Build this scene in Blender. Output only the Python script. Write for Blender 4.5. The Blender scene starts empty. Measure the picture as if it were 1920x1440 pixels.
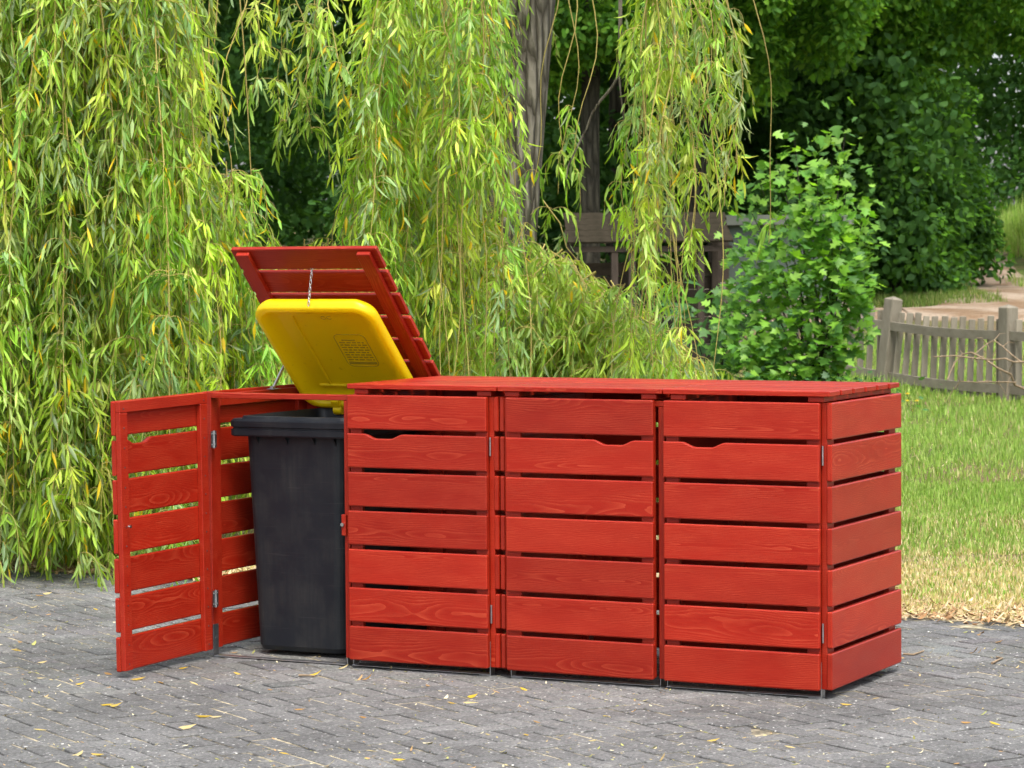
import bpy, math, random
import numpy as np
from mathutils import Vector, Matrix

rng = np.random.default_rng(11)
random.seed(5)
scene = bpy.context.scene
COL = scene.collection
R = math.radians

# ------------------------------------------------------------------ camera
CAM = np.array([5.5955, -9.6655, 1.6462])
YAW, PITCH, ROLL, FPX = -0.4653, -0.0455, -0.0069, 5218.9
cam_data = bpy.data.cameras.new('camera')
cam = bpy.data.objects.new('camera', cam_data)
COL.objects.link(cam)
fw = Vector((math.sin(YAW) * math.cos(PITCH), math.cos(YAW) * math.cos(PITCH), math.sin(PITCH)))
rt = Vector((math.cos(YAW), -math.sin(YAW), 0))
up = rt.cross(fw)
M = Matrix((rt, up, -fw)).transposed()
M = M @ Matrix.Rotation(ROLL, 3, 'Z')
cam.matrix_world = Matrix.Translation(Vector(CAM)) @ M.to_4x4()
cam_data.sensor_width = 36.0
cam_data.lens = FPX / 1920 * 36.0
cam_data.clip_start = 0.1
cam_data.clip_end = 600
cam_data.dof.use_dof = True
cam_data.dof.focus_distance = 11.3
cam_data.dof.aperture_fstop = 11.0
scene.camera = cam

# ------------------------------------------------------------------ light
SUN_EL, SUN_AZ = R(64), math.atan2(0.66, -0.75)      # azimuth: x = sin, y = cos
world = bpy.data.worlds.new('World')
scene.world = world
world.use_nodes = True
wn = world.node_tree
bg = wn.nodes['Background']
sky = wn.nodes.new('ShaderNodeTexSky')
sky.sky_type = 'NISHITA'
sky.sun_disc = False
sky.sun_elevation = SUN_EL
sky.sun_rotation = SUN_AZ
sky.dust_density = 4.0
sky.air_density = 1.0
sky.ozone_density = 1.0
haz = wn.nodes.new('ShaderNodeHueSaturation')      # thin bright cloud: a paler sky
haz.inputs['Saturation'].default_value = 0.45
wn.links.new(sky.outputs[0], haz.inputs['Color'])
wn.links.new(haz.outputs[0], bg.inputs[0])
bg.inputs[1].default_value = 0.15
sd = bpy.data.lights.new('sun', 'SUN')
sd.energy = 1.5
sd.angle = R(20)
sd.color = (1.0, 0.96, 0.9)
sun = bpy.data.objects.new('sun', sd)
COL.objects.link(sun)
sdir = Vector((math.sin(SUN_AZ) * math.cos(SUN_EL), math.cos(SUN_AZ) * math.cos(SUN_EL), math.sin(SUN_EL)))
sun.rotation_euler = sdir.to_track_quat('Z', 'Y').to_euler()
sun.location = (0, 0, 12)
vs = scene.view_settings
vs.view_transform = 'Standard'
vs.look = 'None'
vs.gamma = 1.0
vs.use_curve_mapping = False
vs.exposure = 1.3
cy = scene.cycles
cy.max_bounces = 5
cy.diffuse_bounces = 3
cy.adaptive_threshold = 0.025
cy.transmission_bounces = 4
cy.transparent_max_bounces = 6
cy.use_denoising = True
cy.sample_clamp_indirect = 6.0

# ground frame of reference: u to the right of the line of sight, v along it
FH = np.array([math.sin(YAW), math.cos(YAW)])
RH = np.array([math.cos(YAW), -math.sin(YAW)])


def uv2w(u, v):
    return CAM[0] + RH[0] * u + FH[0] * v, CAM[1] + RH[1] * u + FH[1] * v


def w2uv(x, y):
    dx, dy = x - CAM[0], y - CAM[1]
    return dx * RH[0] + dy * RH[1], dx * FH[0] + dy * FH[1]


HV = np.array([0, 27, 29, 31, 33, 37, 42, 50, 60, 75, 110, 200])
HZ = np.array([0, 0, 0, .03, .12, .70, .93, 1.24, 1.62, 2.0, 3.0, 5.0])
EDGE = 2.42


def terrain(x, y):
    x = np.asarray(x, float); y = np.asarray(y, float)
    u, v = w2uv(x, y)
    h = np.interp(v, HV, HZ)
    h = h + np.where(v > 15, 1, 0) * (0.02 * np.sin(1.3 * u + .7 * v) + 0.015 * np.sin(2.9 * v - 1.1 * u))
    h = h + .8 * np.exp(-((u - 11.3) / .9) ** 2 - ((v - 57) / 5) ** 2)
    s = np.clip((y - 2.22) / .26, 0, 1)
    return np.where(y < 3, h * s - .07 * (1 - s), h)


def pix(px, py, v):
    """a point on the sight line of a photograph position, at ground distance v (used for planning the lay-out)"""
    a, b = px - 960, py - 720
    c, s = math.cos(ROLL), math.sin(ROLL)
    x, y = c * a + s * b, -s * a + c * b
    d = fw + rt * (x / FPX) - up * (y / FPX)
    hd = d.x * FH[0] + d.y * FH[1]
    return np.array(CAM) + np.array(d) * (v / hd)


# ------------------------------------------------------------------ helpers
def link(o, parent=None):
    COL.objects.link(o)
    if parent is not None:
        o.parent = parent
    return o


def tag(o, label=None, cat=None, group=None, kind=None):
    if label: o['label'] = label
    if cat: o['category'] = cat
    if group: o['group'] = group
    if kind: o['kind'] = kind
    return o


def empty(name, loc):
    o = bpy.data.objects.new(name, None)
    o.empty_display_size = .1
    o.location = loc
    return link(o)


class MB:
    """collects polygons for one mesh"""
    def __init__(self):
        self.v = []; self.f = []; self.m = []; self.s = []

    def add(self, verts, faces, mi=0, smooth=False):
        b = len(self.v)
        self.v += [tuple(p) for p in verts]
        for f in faces:
            self.f.append(tuple(i + b for i in f)); self.m.append(mi); self.s.append(smooth)

    def box(self, x0, x1, y0, y1, z0, z1, bev=0.0, mi=0):
        if bev <= 0:
            v = [(x, y, z) for x in (x0, x1) for y in (y0, y1) for z in (z0, z1)]
            self.add(v, [(0, 1, 3, 2), (4, 6, 7, 5), (0, 4, 5, 1), (2, 3, 7, 6), (0, 2, 6, 4), (1, 5, 7, 3)], mi)
            return
        lo, hi = (x0, y0, z0), (x1, y1, z1)
        idx = {}; v = []
        for sx in (0, 1):
            for sy in (0, 1):
                for sz in (0, 1):
                    c = [(lo, hi)[s][k] for k, s in enumerate((sx, sy, sz))]
                    ins = [bev if s == 0 else -bev for s in (sx, sy, sz)]
                    for ax in range(3):
                        p = [c[k] + (0 if k == ax else ins[k]) for k in range(3)]
                        idx[(sx, sy, sz, ax)] = len(v); v.append(p)
        f = []
        for ax in range(3):
            o1, o2 = [(1, 2), (2, 0), (0, 1)][ax]
            for s in (0, 1):
                q = []
                for a, b in ((0, 0), (1, 0), (1, 1), (0, 1)):
                    k = [0, 0, 0]; k[ax] = s; k[o1] = a; k[o2] = b
                    q.append(idx[(k[0], k[1], k[2], ax)])
                f.append(q if s else q[::-1])
        for ax in range(3):            # bevel strips along axis ax
            o1, o2 = [(1, 2), (2, 0), (0, 1)][ax]
            for a in (0, 1):
                for b in (0, 1):
                    k0 = [0, 0, 0]; k0[o1] = a; k0[o2] = b; k1 = list(k0); k1[ax] = 1
                    q = [idx[(*k0, o1)], idx[(*k1, o1)], idx[(*k1, o2)], idx[(*k0, o2)]]
                    f.append(q if (a == b) else q[::-1])
        for sx in (0, 1):
            for sy in (0, 1):
                for sz in (0, 1):
                    q = [idx[(sx, sy, sz, a)] for a in range(3)]
                    f.append(q if (sx + sy + sz) % 2 else q[::-1])
        self.add(v, f, mi)

    def tube(self, pts, rad, n=8, mi=0, cap=True, smooth=True, jit=0.0):
        pts = [Vector(p) for p in pts]
        if not hasattr(rad, '__len__'): rad = [rad] * len(pts)
        v = []; f = []
        t0 = (pts[1] - pts[0]).normalized()
        a = t0.orthogonal().normalized()
        for i, p in enumerate(pts):
            t = (pts[min(i + 1, len(pts) - 1)] - pts[max(i - 1, 0)]).normalized()
            a = (a - t * a.dot(t)).normalized(); b = t.cross(a)
            for k in range(n):
                w = 2 * math.pi * k / n
                r = rad[i] * (1 + (random.uniform(-jit, jit) if jit else 0))
                v.append(p + a * (r * math.cos(w)) + b * (r * math.sin(w)))
        for i in range(len(pts) - 1):
            for k in range(n):
                k2 = (k + 1) % n
                f.append((i * n + k, i * n + k2, (i + 1) * n + k2, (i + 1) * n + k))
        self.add(v, f, mi, smooth)
        if cap:
            self.add([v[k] for k in range(n)], [tuple(range(n))[::-1]], mi)
            self.add([v[len(v) - n + k] for k in range(n)], [tuple(range(n))], mi)

    def mesh(self, name, mats):
        me = bpy.data.meshes.new(name)
        me.from_pydata(self.v, [], self.f)
        for m in (mats if isinstance(mats, (list, tuple)) else [mats]):
            me.materials.append(m)
        me.polygons.foreach_set('material_index', self.m)
        me.polygons.foreach_set('use_smooth', self.s)
        me.update()
        return me

    def build(self, name, mats, parent=None, loc=(0, 0, 0), rot=(0, 0, 0)):
        o = bpy.data.objects.new(name, self.mesh(name, mats))
        o.location = loc; o.rotation_euler = rot
        return link(o, parent)


def obj(name, me, parent=None, loc=(0, 0, 0), rot=(0, 0, 0), scale=(1, 1, 1)):
    o = bpy.data.objects.new(name, me)
    o.location = loc; o.rotation_euler = rot; o.scale = scale
    return link(o, parent)


class TB:
    """numpy triangle soup with a colour per vertex and a material index per face"""
    def __init__(self):
        self.V = []; self.F = []; self.C = []; self.MI = []; self.n = 0

    def add(self, V, F, C, mi=0):
        V = np.asarray(V, float).reshape(-1, 3); F = np.asarray(F, int).reshape(-1, 3)
        C = np.asarray(C, float)
        if C.ndim == 1: C = np.tile(C, (len(V), 1))
        self.V.append(V); self.F.append(F + self.n); self.C.append(C)
        self.MI.append(np.full(len(F), mi)); self.n += len(V)

    def tube(self, pts, rad, col, n=4, mi=1):
        pts = np.asarray(pts, float); k = len(pts)
        rad = np.broadcast_to(np.asarray(rad, float), (k,))
        t = np.gradient(pts, axis=0); t /= np.linalg.norm(t, axis=1)[:, None] + 1e-9
        ref = np.where(np.abs(t[:, 2:3]) > .9, np.array([[1., 0, 0]]), np.array([[0, 0, 1.]]))
        a = np.cross(t, ref); a /= np.linalg.norm(a, axis=1)[:, None] + 1e-9
        b = np.cross(t, a)
        w = np.arange(n) * 2 * np.pi / n
        V = pts[:, None] + rad[:, None, None] * (a[:, None] * np.cos(w)[None, :, None] + b[:, None] * np.sin(w)[None, :, None])
        i = np.arange(k - 1)[:, None]; j = np.arange(n)[None]; j2 = (j + 1) % n
        q = [i * n + j, i * n + j2, (i + 1) * n + j2, (i + 1) * n + j]
        F = np.concatenate([np.stack([q[0], q[1], q[2]], -1).reshape(-1, 3), np.stack([q[0], q[2], q[3]], -1).reshape(-1, 3)])
        self.add(V.reshape(-1, 3), F, col, mi)

    def mesh(self, name, mats, smooth=True):
        V = np.concatenate(self.V); F = np.concatenate(self.F); C = np.concatenate(self.C); MI = np.concatenate(self.MI)
        me = bpy.data.meshes.new(name)
        me.vertices.add(len(V)); me.vertices.foreach_set('co', V.astype(np.float32).ravel())
        me.loops.add(F.size); me.loops.foreach_set('vertex_index', F.astype(np.int32).ravel())
        me.polygons.add(len(F))
        me.polygons.foreach_set('loop_start', (np.arange(len(F)) * 3).astype(np.int32))
        me.polygons.foreach_set('loop_total', np.full(len(F), 3, np.int32))
        for m in (mats if isinstance(mats, (list, tuple)) else [mats]): me.materials.append(m)
        me.polygons.foreach_set('material_index', MI.astype(np.int32))
        me.polygons.foreach_set('use_smooth', np.full(len(F), smooth))
        at = me.color_attributes.new('col', 'FLOAT_COLOR', 'POINT')
        at.data.foreach_set('color', np.concatenate([C, np.ones((len(C), 1))], 1).astype(np.float32).ravel())
        me.update(calc_edges=True)
        return me

    def build(self, name, mats, parent=None, loc=(0, 0, 0), smooth=True):
        me = self.mesh(name, mats, smooth)
        return obj(name, me, parent, loc)


# leaf templates: (t along, c across, fold) and triangles
def norm(a): return a / (np.linalg.norm(a, axis=-1, keepdims=True) + 1e-9)


LANCE = (np.array([(0, 0, 0), (.28, -.9, 1), (.28, 0, 0), (.28, .9, 1), (.62, -.8, 1), (.62, 0, 0), (.62, .8, 1), (1, 0, 0)], float),
         np.array([(0, 2, 1), (0, 3, 2), (1, 2, 5), (1, 5, 4), (2, 3, 6), (2, 6, 5), (4, 5, 7), (5, 6, 7)]))
OVAL = (np.array([(0, 0, 0), (.35, -.85, 1), (.45, 0, 0), (.35, .85, 1), (.75, -.8, 1), (.75, .8, 1), (1, 0, .3)], float),
        np.array([(0, 2, 1), (0, 3, 2), (1, 2, 4), (2, 3, 5), (2, 6, 4), (2, 5, 6)]))
LOBE = (np.array([(0, 0, 0), (.05, -.45, .3), (.22, -1, .7), (.36, -.45, .3), (.62, -.95, .8), (.66, -.38, .3), (1, 0, .5),
                  (.66, .38, .3), (.62, .95, .8), (.36, .45, .3), (.22, 1, .7), (.05, .45, .3), (.3, 0, 0)], float),
        np.array([(12, i, (i + 1) % 12) for i in range(12)])[:, [0, 2, 1]])
BLADE = (np.array([(0, -1, 0), (0, 1, 0), (.55, -.75, 0), (.55, .75, 0), (1, 0, 0)], float),
         np.array([(0, 1, 3), (0, 3, 2), (2, 3, 4)]))


def leaves(tb, base, d, side, L, Wd, col, tmpl=LANCE, fold=.35, curl=.15, mi=0):
    base = np.asarray(base, float); n = len(base)
    d = norm(np.asarray(d, float)); side = np.asarray(side, float)
    side = norm(side - d * (side * d).sum(1, keepdims=True)); nm = np.cross(side, d)
    L = np.broadcast_to(np.asarray(L, float), (n,)); Wd = np.broadcast_to(np.asarray(Wd, float), (n,))
    curl = np.broadcast_to(np.asarray(curl, float), (n,))
    T, tri = tmpl
    t, c, fo = T[:, 0], T[:, 1], T[:, 2]
    V = base[:, None] + d[:, None] * (L[:, None] * t[None])[..., None] + side[:, None] * (Wd[:, None] * c[None])[..., None] \
        + nm[:, None] * ((Wd * fold)[:, None] * fo[None] - (L * curl)[:, None] * (t ** 2)[None])[..., None]
    m = len(T)
    F = (tri[None] + (np.arange(n) * m)[:, None, None]).reshape(-1, 3)
    tb.add(V.reshape(-1, 3), F, np.repeat(col, m, 0), mi)


def rdir(n):
    v = rng.normal(size=(n, 3)); return norm(v)


# ------------------------------------------------------------------ materials
def nmat(name):
    m = bpy.data.materials.new(name); m.use_nodes = True
    nt = m.node_tree
    return m, nt, nt.nodes['Principled BSDF'], nt.nodes['Material Output']


def N(nt, t, **kw):
    n = nt.nodes.new('ShaderNode' + t)
    for k, v in kw.items():
        if k.startswith('i_'):
            n.inputs[k[2:].replace('_', ' ')].default_value = v
        elif k.startswith('n') and k[1:].isdigit():
            n.inputs[int(k[1:])].default_value = v
        else:
            setattr(n, k, v)
    return n


def math_(nt, op, a, b=None, c=None):
    n = N(nt, 'Math', operation=op)
    for i, x in enumerate((a, b, c)):
        if x is None: continue
        if isinstance(x, (int, float)): n.inputs[i].default_value = x
        else: nt.links.new(x, n.inputs[i])
    return n.outputs[0]


def mixc(nt, fac, a, b, mode='MIX'):
    n = N(nt, 'Mix', data_type='RGBA', blend_type=mode)
    for i, x in ((0, fac), (6, a), (7, b)):
        if isinstance(x, (int, float)): n.inputs[i].default_value = x
        elif isinstance(x, tuple): n.inputs[i].default_value = (*x, 1)
        else: nt.links.new(x, n.inputs[i])
    return n.outputs[2]


def ramp(nt, fac, stops):
    n = N(nt, 'ValToRGB')
    el = n.color_ramp.elements
    while len(el) < len(stops): el.new(.5)
    for e, (p, c) in zip(el, stops):
        e.position = p; e.color = (*c, 1) if isinstance(c, tuple) else (c, c, c, 1)
    nt.links.new(fac, n.inputs[0])
    return n.outputs[0]


def noise(nt, vec, scale, detail=4, rough=.55, dist=0.0):
    n = N(nt, 'TexNoise', i_Scale=scale, i_Detail=detail, i_Roughness=rough, i_Distortion=dist)
    if vec is not None: nt.links.new(vec, n.inputs['Vector'])
    return n.outputs[0]


def bump(nt, bsdf, h, strength, dist=.002):
    b = N(nt, 'Bump', i_Strength=strength, i_Distance=dist)
    nt.links.new(h, b.inputs['Height']); nt.links.new(b.outputs[0], bsdf.inputs['Normal'])


def wood(name, c_dark, c_mid, c_line, rough=.42, ring=.0075, line=.55, spec=.5):
    """flat-sawn board, grain along local X"""
    m, nt, p, out = nmat(name)
    tc = N(nt, 'TexCoord').outputs['Object']
    rnd = N(nt, 'ObjectInfo').outputs['Random']
    wn_ = N(nt, 'TexWhiteNoise', noise_dimensions='1D'); nt.links.new(rnd, wn_.inputs['W'])
    sepw = N(nt, 'SeparateColor'); nt.links.new(wn_.outputs['Color'], sepw.inputs[0])
    r1, r2, r3 = sepw.outputs
    sep = N(nt, 'SeparateXYZ'); nt.links.new(tc, sep.inputs[0])
    x, y, z = sep.outputs
    comb = N(nt, 'CombineXYZ')
    nt.links.new(math_(nt, 'MULTIPLY_ADD', r1, 40.0, x), comb.inputs[0])
    nt.links.new(math_(nt, 'MULTIPLY_ADD', r2, 30.0, y), comb.inputs[1])
    nt.links.new(math_(nt, 'MULTIPLY_ADD', r3, 20.0, z), comb.inputs[2])
    pv = comb.outputs[0]
    mp = N(nt, 'Mapping'); mp.inputs['Scale'].default_value = (1.5, 4, 4); nt.links.new(pv, mp.inputs[0])
    low = noise(nt, mp.outputs[0], 1.0, 2, .5)
    mp2 = N(nt, 'Mapping'); mp2.inputs['Scale'].default_value = (7, 30, 30); nt.links.new(pv, mp2.inputs[0])
    mid = noise(nt, mp2.outputs[0], 1.0, 3, .55)
    # distance from the pith; the pith runs almost along the board and wanders in and out of it
    wob = math_(nt, 'MULTIPLY', math_(nt, 'SUBTRACT', low, .5), .12)
    yy = math_(nt, 'ADD', math_(nt, 'ADD', y, math_(nt, 'MULTIPLY_ADD', r1, .09, -.01)), wob)
    zz = math_(nt, 'ADD', math_(nt, 'ADD', z, math_(nt, 'MULTIPLY_ADD', r2, .16, -.08)),
               math_(nt, 'MULTIPLY', math_(nt, 'SUBTRACT', mid, .5), .02))
    rad = math_(nt, 'SQRT', math_(nt, 'ADD', math_(nt, 'MULTIPLY', yy, yy), math_(nt, 'MULTIPLY', zz, zz)))
    fr = math_(nt, 'FRACT', math_(nt, 'DIVIDE', rad, ring))
    lines = math_(nt, 'POWER', fr, 3.0)
    fall = math_(nt, 'LESS_THAN', fr, .96)
    lines = math_(nt, 'MULTIPLY', lines, fall)
    # fine fibres and large tone
    mp3 = N(nt, 'Mapping'); mp3.inputs['Scale'].default_value = (14, 420, 420); nt.links.new(pv, mp3.inputs[0])
    fib = noise(nt, mp3.outputs[0], 1.0, 2, .6)
    mp4 = N(nt, 'Mapping'); mp4.inputs['Scale'].default_value = (3, 9, 9); nt.links.new(pv, mp4.inputs[0])
    big = noise(nt, mp4.outputs[0], 1.0, 3, .6)
    base = mixc(nt, ramp(nt, big, [(.3, 0.0), (.7, 1.0)]), c_dark, c_mid)
    patch = ramp(nt, noise(nt, mp4.outputs[0], 1.7, 2, .5), [(.35, 0.25), (.65, 1.0)])
    lf = math_(nt, 'MULTIPLY', math_(nt, 'MULTIPLY', lines, line), patch)
    colr = mixc(nt, lf, base, c_line)
    colr = mixc(nt, math_(nt, 'MULTIPLY', math_(nt, 'SUBTRACT', fib, .4), .35), colr, c_line)
    tone = math_(nt, 'MULTIPLY_ADD', r3, .3, .85)
    hsv = N(nt, 'HueSaturation'); nt.links.new(colr, hsv.inputs['Color']); nt.links.new(tone, hsv.inputs['Value'])
    nt.links.new(hsv.outputs[0], p.inputs['Base Color'])
    rr = math_(nt, 'MULTIPLY_ADD', big, .16, rough - .08)
    nt.links.new(rr, p.inputs['Roughness'])
    p.inputs['Specular IOR Level'].default_value = spec
    bump(nt, p, math_(nt, 'ADD', math_(nt, 'MULTIPLY', lines, .5), math_(nt, 'MULTIPLY', fib, .5)), .28, .0012)
    return m


RED = wood('red_stained_wood', (.235, .0068, .0016), (.28, .0092, .002), (.50, .075, .03), rough=.4, line=.68, spec=.27, ring=.006)
WEATHERED = wood('weathered_wood', (.155, .135, .097), (.24, .212, .16), (.33, .30, .235), rough=.8, spec=.25)


def simple(name, col, rough=.5, metal=0.0, var=.15, scale=30, spec=.5, bmp=0.0, col2=None, detail=5):
    m, nt, p, out = nmat(name)
    tc = N(nt, 'TexCoord').outputs['Object']
    n = noise(nt, tc, scale, detail)
    c2 = col2 or tuple(c * (1 - var * 2) for c in col)
    nt.links.new(mixc(nt, ramp(nt, n, [(.3, 0.0), (.7, 1.0)]), c2, col), p.inputs['Base Color'])
    p.inputs['Roughness'].default_value = rough
    p.inputs['Metallic'].default_value = metal
    p.inputs['Specular IOR Level'].default_value = spec
    if bmp: bump(nt, p, noise(nt, tc, scale * 3, 4), bmp, .003)
    return m


STEEL = simple('galvanised_steel', (.55, .56, .57), .35, 1.0, .15, 60)
DARKSTEEL = simple('dull_steel', (.16, .165, .17), .45, .8, .2, 40)
LINKSTEEL = simple('chain_steel', (.7, .7, .68), .25, 1.0, .1, 60)


def bin_black():
    m, nt, p, out = nmat('black_bin_plastic')
    tc = N(nt, 'TexCoord').outputs['Object']
    a = noise(nt, tc, 6, 6, .65)
    mp = N(nt, 'Mapping'); mp.inputs['Scale'].default_value = (60, 60, 3); nt.links.new(tc, mp.inputs[0])
    streak = noise(nt, mp.outputs[0], 1, 3)
    dirt = math_(nt, 'MULTIPLY', ramp(nt, a, [(.4, 0.0), (.8, 1.0)]), ramp(nt, streak, [(.35, .25), (.7, 1.0)]))
    mp2 = N(nt, 'Mapping'); mp2.inputs['Scale'].default_value = (4, 4, 220); mp2.inputs['Rotation'].default_value = (0, .25, .3)
    nt.links.new(tc, mp2.inputs[0])
    scr = ramp(nt, noise(nt, mp2.outputs[0], 1, 2, .5, .6), [(.66, 0.0), (.72, 1.0)])
    c = mixc(nt, math_(nt, 'MULTIPLY', dirt, .5), (.009, .0115, .0155), (.06, .057, .048))
    c = mixc(nt, math_(nt, 'MULTIPLY', scr, .16), c, (.09, .085, .08))
    nt.links.new(c, p.inputs['Base Color'])
    nt.links.new(math_(nt, 'MULTIPLY_ADD', a, .35, .3), p.inputs['Roughness'])
    p.inputs['Specular IOR Level'].default_value = .3
    bump(nt, p, noise(nt, tc, 160, 3), .12, .001)
    return m


BLACK = bin_black()


def yellow_plastic():
    m, nt, p, out = nmat('yellow_lid_plastic')
    tc = N(nt, 'TexCoord').outputs['Object']
    a = noise(nt, tc, 5, 6, .65)
    b = noise(nt, tc, 40, 4, .6)
    c = mixc(nt, math_(nt, 'MULTIPLY', ramp(nt, a, [(.45, 0.0), (.8, 1.0)]), .5), (.95, .74, .003), (.85, .62, .005))
    c = mixc(nt, math_(nt, 'MULTIPLY', ramp(nt, b, [(.66, 0.0), (.74, 1.0)]), .25), c, (.3, .2, .03))
    nt.links.new(c, p.inputs['Base Color'])
    p.inputs['Roughness'].default_value = .38
    p.inputs['Subsurface Weight'].default_value = .0
    tr = N(nt, 'BsdfTranslucent'); nt.links.new(c, tr.inputs[0])
    mx = N(nt, 'MixShader', n0=.45)
    nt.links.new(p.outputs[0], mx.inputs[1]); nt.links.new(tr.outputs[0], mx.inputs[2]); nt.links.new(mx.outputs[0], out.inputs[0])
    return m


YELLOW = yellow_plastic()
EMBOSS = simple('embossed_print', (.47, .33, .012), .5, 0, .1, 40)


def foliage(name, trans=.35, rough=.42, spec=.35):
    m, nt, p, out = nmat(name)
    at = N(nt, 'Attribute', attribute_name='col')
    geo = N(nt, 'NewGeometry')
    n = noise(nt, geo.outputs['Position'], 9, 2)
    c = mixc(nt, .35, at.outputs['Color'], ramp(nt, n, [(.3, .55), (.7, 1.45)]), 'MULTIPLY')
    nt.links.new(c, p.inputs['Base Color'])
    p.inputs['Roughness'].default_value = rough
    p.inputs['Specular IOR Level'].default_value = spec
    tr = N(nt, 'BsdfTranslucent')
    nt.links.new(mixc(nt, 1.0, c, (1.5, 1.55, .55), 'MULTIPLY'), tr.inputs[0])
    mx = N(nt, 'MixShader', n0=trans)
    nt.links.new(p.outputs[0], mx.inputs[1]); nt.links.new(tr.outputs[0], mx.inputs[2]); nt.links.new(mx.outputs[0], out.inputs[0])
    return m


LEAF = foliage('leaf', .42, .45, .3)
FLEAF = foliage('woodland_leaf', .42, .6, .12)
GRASS = foliage('grass_blade', .3, .55, .2)


def attr_mat(name, rough=.8, spec=.2, scale=60, amt=.5):
    m, nt, p, out = nmat(name)
    at = N(nt, 'Attribute', attribute_name='col')
    geo = N(nt, 'NewGeometry')
    n = noise(nt, geo.outputs['Position'], scale, 4, .65)
    nt.links.new(mixc(nt, amt, at.outputs['Color'], ramp(nt, n, [(.3, .45), (.7, 1.5)]), 'MULTIPLY'), p.inputs['Base Color'])
    p.inputs['Roughness'].default_value = rough
    p.inputs['Specular IOR Level'].default_value = spec
    bump(nt, p, n, .3, .004)
    return m


TWIG = attr_mat('twig_bark', .7, .3)
LITTER = attr_mat('dry_litter', .85, .15, 90, .35)


def bark(name, c1, c2, sc=1.0):
    m, nt, p, out = nmat(name)
    tc = N(nt, 'TexCoord').outputs['Object']
    mp = N(nt, 'Mapping'); mp.inputs['Scale'].default_value = (9 * sc, 9 * sc, 1.6 * sc); nt.links.new(tc, mp.inputs[0])
    v = N(nt, 'TexVoronoi', feature='DISTANCE_TO_EDGE', i_Scale=2.2)
    nd = N(nt, 'TexNoise', i_Scale=2.0, i_Detail=4.0); nt.links.new(mp.outputs[0], nd.inputs[0])
    nt.links.new(mixc(nt, .3, mp.outputs[0], nd.outputs['Color']), v.inputs['Vector'])
    f = ramp(nt, v.outputs[0], [(.0, 0.0), (.3, 1.0)])
    n = noise(nt, tc, 14, 5)
    nt.links.new(mixc(nt, math_(nt, 'MULTIPLY', f, math_(nt, 'MULTIPLY_ADD', n, .9, .3)), c1, c2), p.inputs['Base Color'])
    p.inputs['Roughness'].default_value = .9
    p.inputs['Specular IOR Level'].default_value = .15
    bump(nt, p, f, 1.0, .03)
    return m


BARK = bark('willow_bark', (.055, .048, .034), (.25, .228, .175))
DBARK = bark('forest_bark', (.022, .02, .014), (.07, .064, .045), .8)


def paver_mat():
    m, nt, p, out = nmat('concrete_paver')
    at = N(nt, 'Attribute', attribute_name='col')
    geo = N(nt, 'NewGeometry'); pos = geo.outputs['Position']
    big = noise(nt, pos, 1.1, 4, .6)
    mid = noise(nt, pos, 16, 5, .65)
    fine = noise(nt, pos, 75, 5, .8)
    c = mixc(nt, .75, at.outputs['Color'], ramp(nt, mid, [(.28, .75), (.72, 1.25)]), 'MULTIPLY')
    c = mixc(nt, .85, c, ramp(nt, big, [(.3, .66), (.7, 1.4)]), 'MULTIPLY')
    c = mixc(nt, .8, c, ramp(nt, fine, [(.34, .35), (.5, .9), (.66, 1.8)]), 'MULTIPLY')
    v = N(nt, 'TexVoronoi', i_Scale=42.0); nt.links.new(pos, v.inputs[0])
    sp = ramp(nt, v.outputs['Distance'], [(.14, 1.0), (.26, 0.0)])
    pick = ramp(nt, noise(nt, pos, 45, 2), [(.5, 0.0), (.62, 1.0)])
    c = mixc(nt, math_(nt, 'MULTIPLY', math_(nt, 'MULTIPLY', sp, pick), .8), c, (.62, .61, .57))
    lich = ramp(nt, noise(nt, pos, 5.5, 5, .7), [(.6, 0.0), (.7, 1.0)])
    c = mixc(nt, math_(nt, 'MULTIPLY', lich, .35), c, (.3, .29, .25))
    nt.links.new(c, p.inputs['Base Color'])
    p.inputs['Roughness'].default_value = .82
    p.inputs['Specular IOR Level'].default_value = .3
    bump(nt, p, math_(nt, 'ADD', fine, math_(nt, 'MULTIPLY', mid, .6)), .45, .004)
    return m


PAVER = paver_mat()


def joint_mat():
    m, nt, p, out = nmat('joint_sand')
    pos = N(nt, 'NewGeometry').outputs['Position']
    n = noise(nt, pos, 3.5, 5, .7); f = noise(nt, pos, 60, 4, .7)
    c = mixc(nt, ramp(nt, n, [(.47, 0.0), (.6, 1.0)]), (.018, .017, .014), (.36, .31, .2))
    c = mixc(nt, .7, c, ramp(nt, f, [(.3, .5), (.7, 1.5)]), 'MULTIPLY')
    nt.links.new(c, p.inputs['Base Color']); p.inputs['Roughness'].default_value = .95
    return m


JOINT = joint_mat()


def ground_mat():
    m, nt, p, out = nmat('lawn_soil')
    pos = N(nt, 'NewGeometry').outputs['Position']
    n = noise(nt, pos, .55, 5, .65); f = noise(nt, pos, 25, 5, .7)
    c = mixc(nt, ramp(nt, n, [(.4, 0.0), (.6, 1.0)]), (.15, .11, .06), (.075, .115, .025))
    at = N(nt, 'Attribute', attribute_name='dryness')
    dn = math_(nt, 'ADD', at.outputs['Fac'], math_(nt, 'MULTIPLY_ADD', noise(nt, pos, 2.2, 4), .9, -.45))
    c = mixc(nt, ramp(nt, dn, [(.3, 0.0), (.75, 1.0)]), c, (.42, .33, .2))
    c = mixc(nt, .8, c, ramp(nt, f, [(.28, .35), (.7, 1.6)]), 'MULTIPLY')
    nt.links.new(c, p.inputs['Base Color']); p.inputs['Roughness'].default_value = .95
    p.inputs['Specular IOR Level'].default_value = .1
    bump(nt, p, f, .8, .03)
    return m


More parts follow.
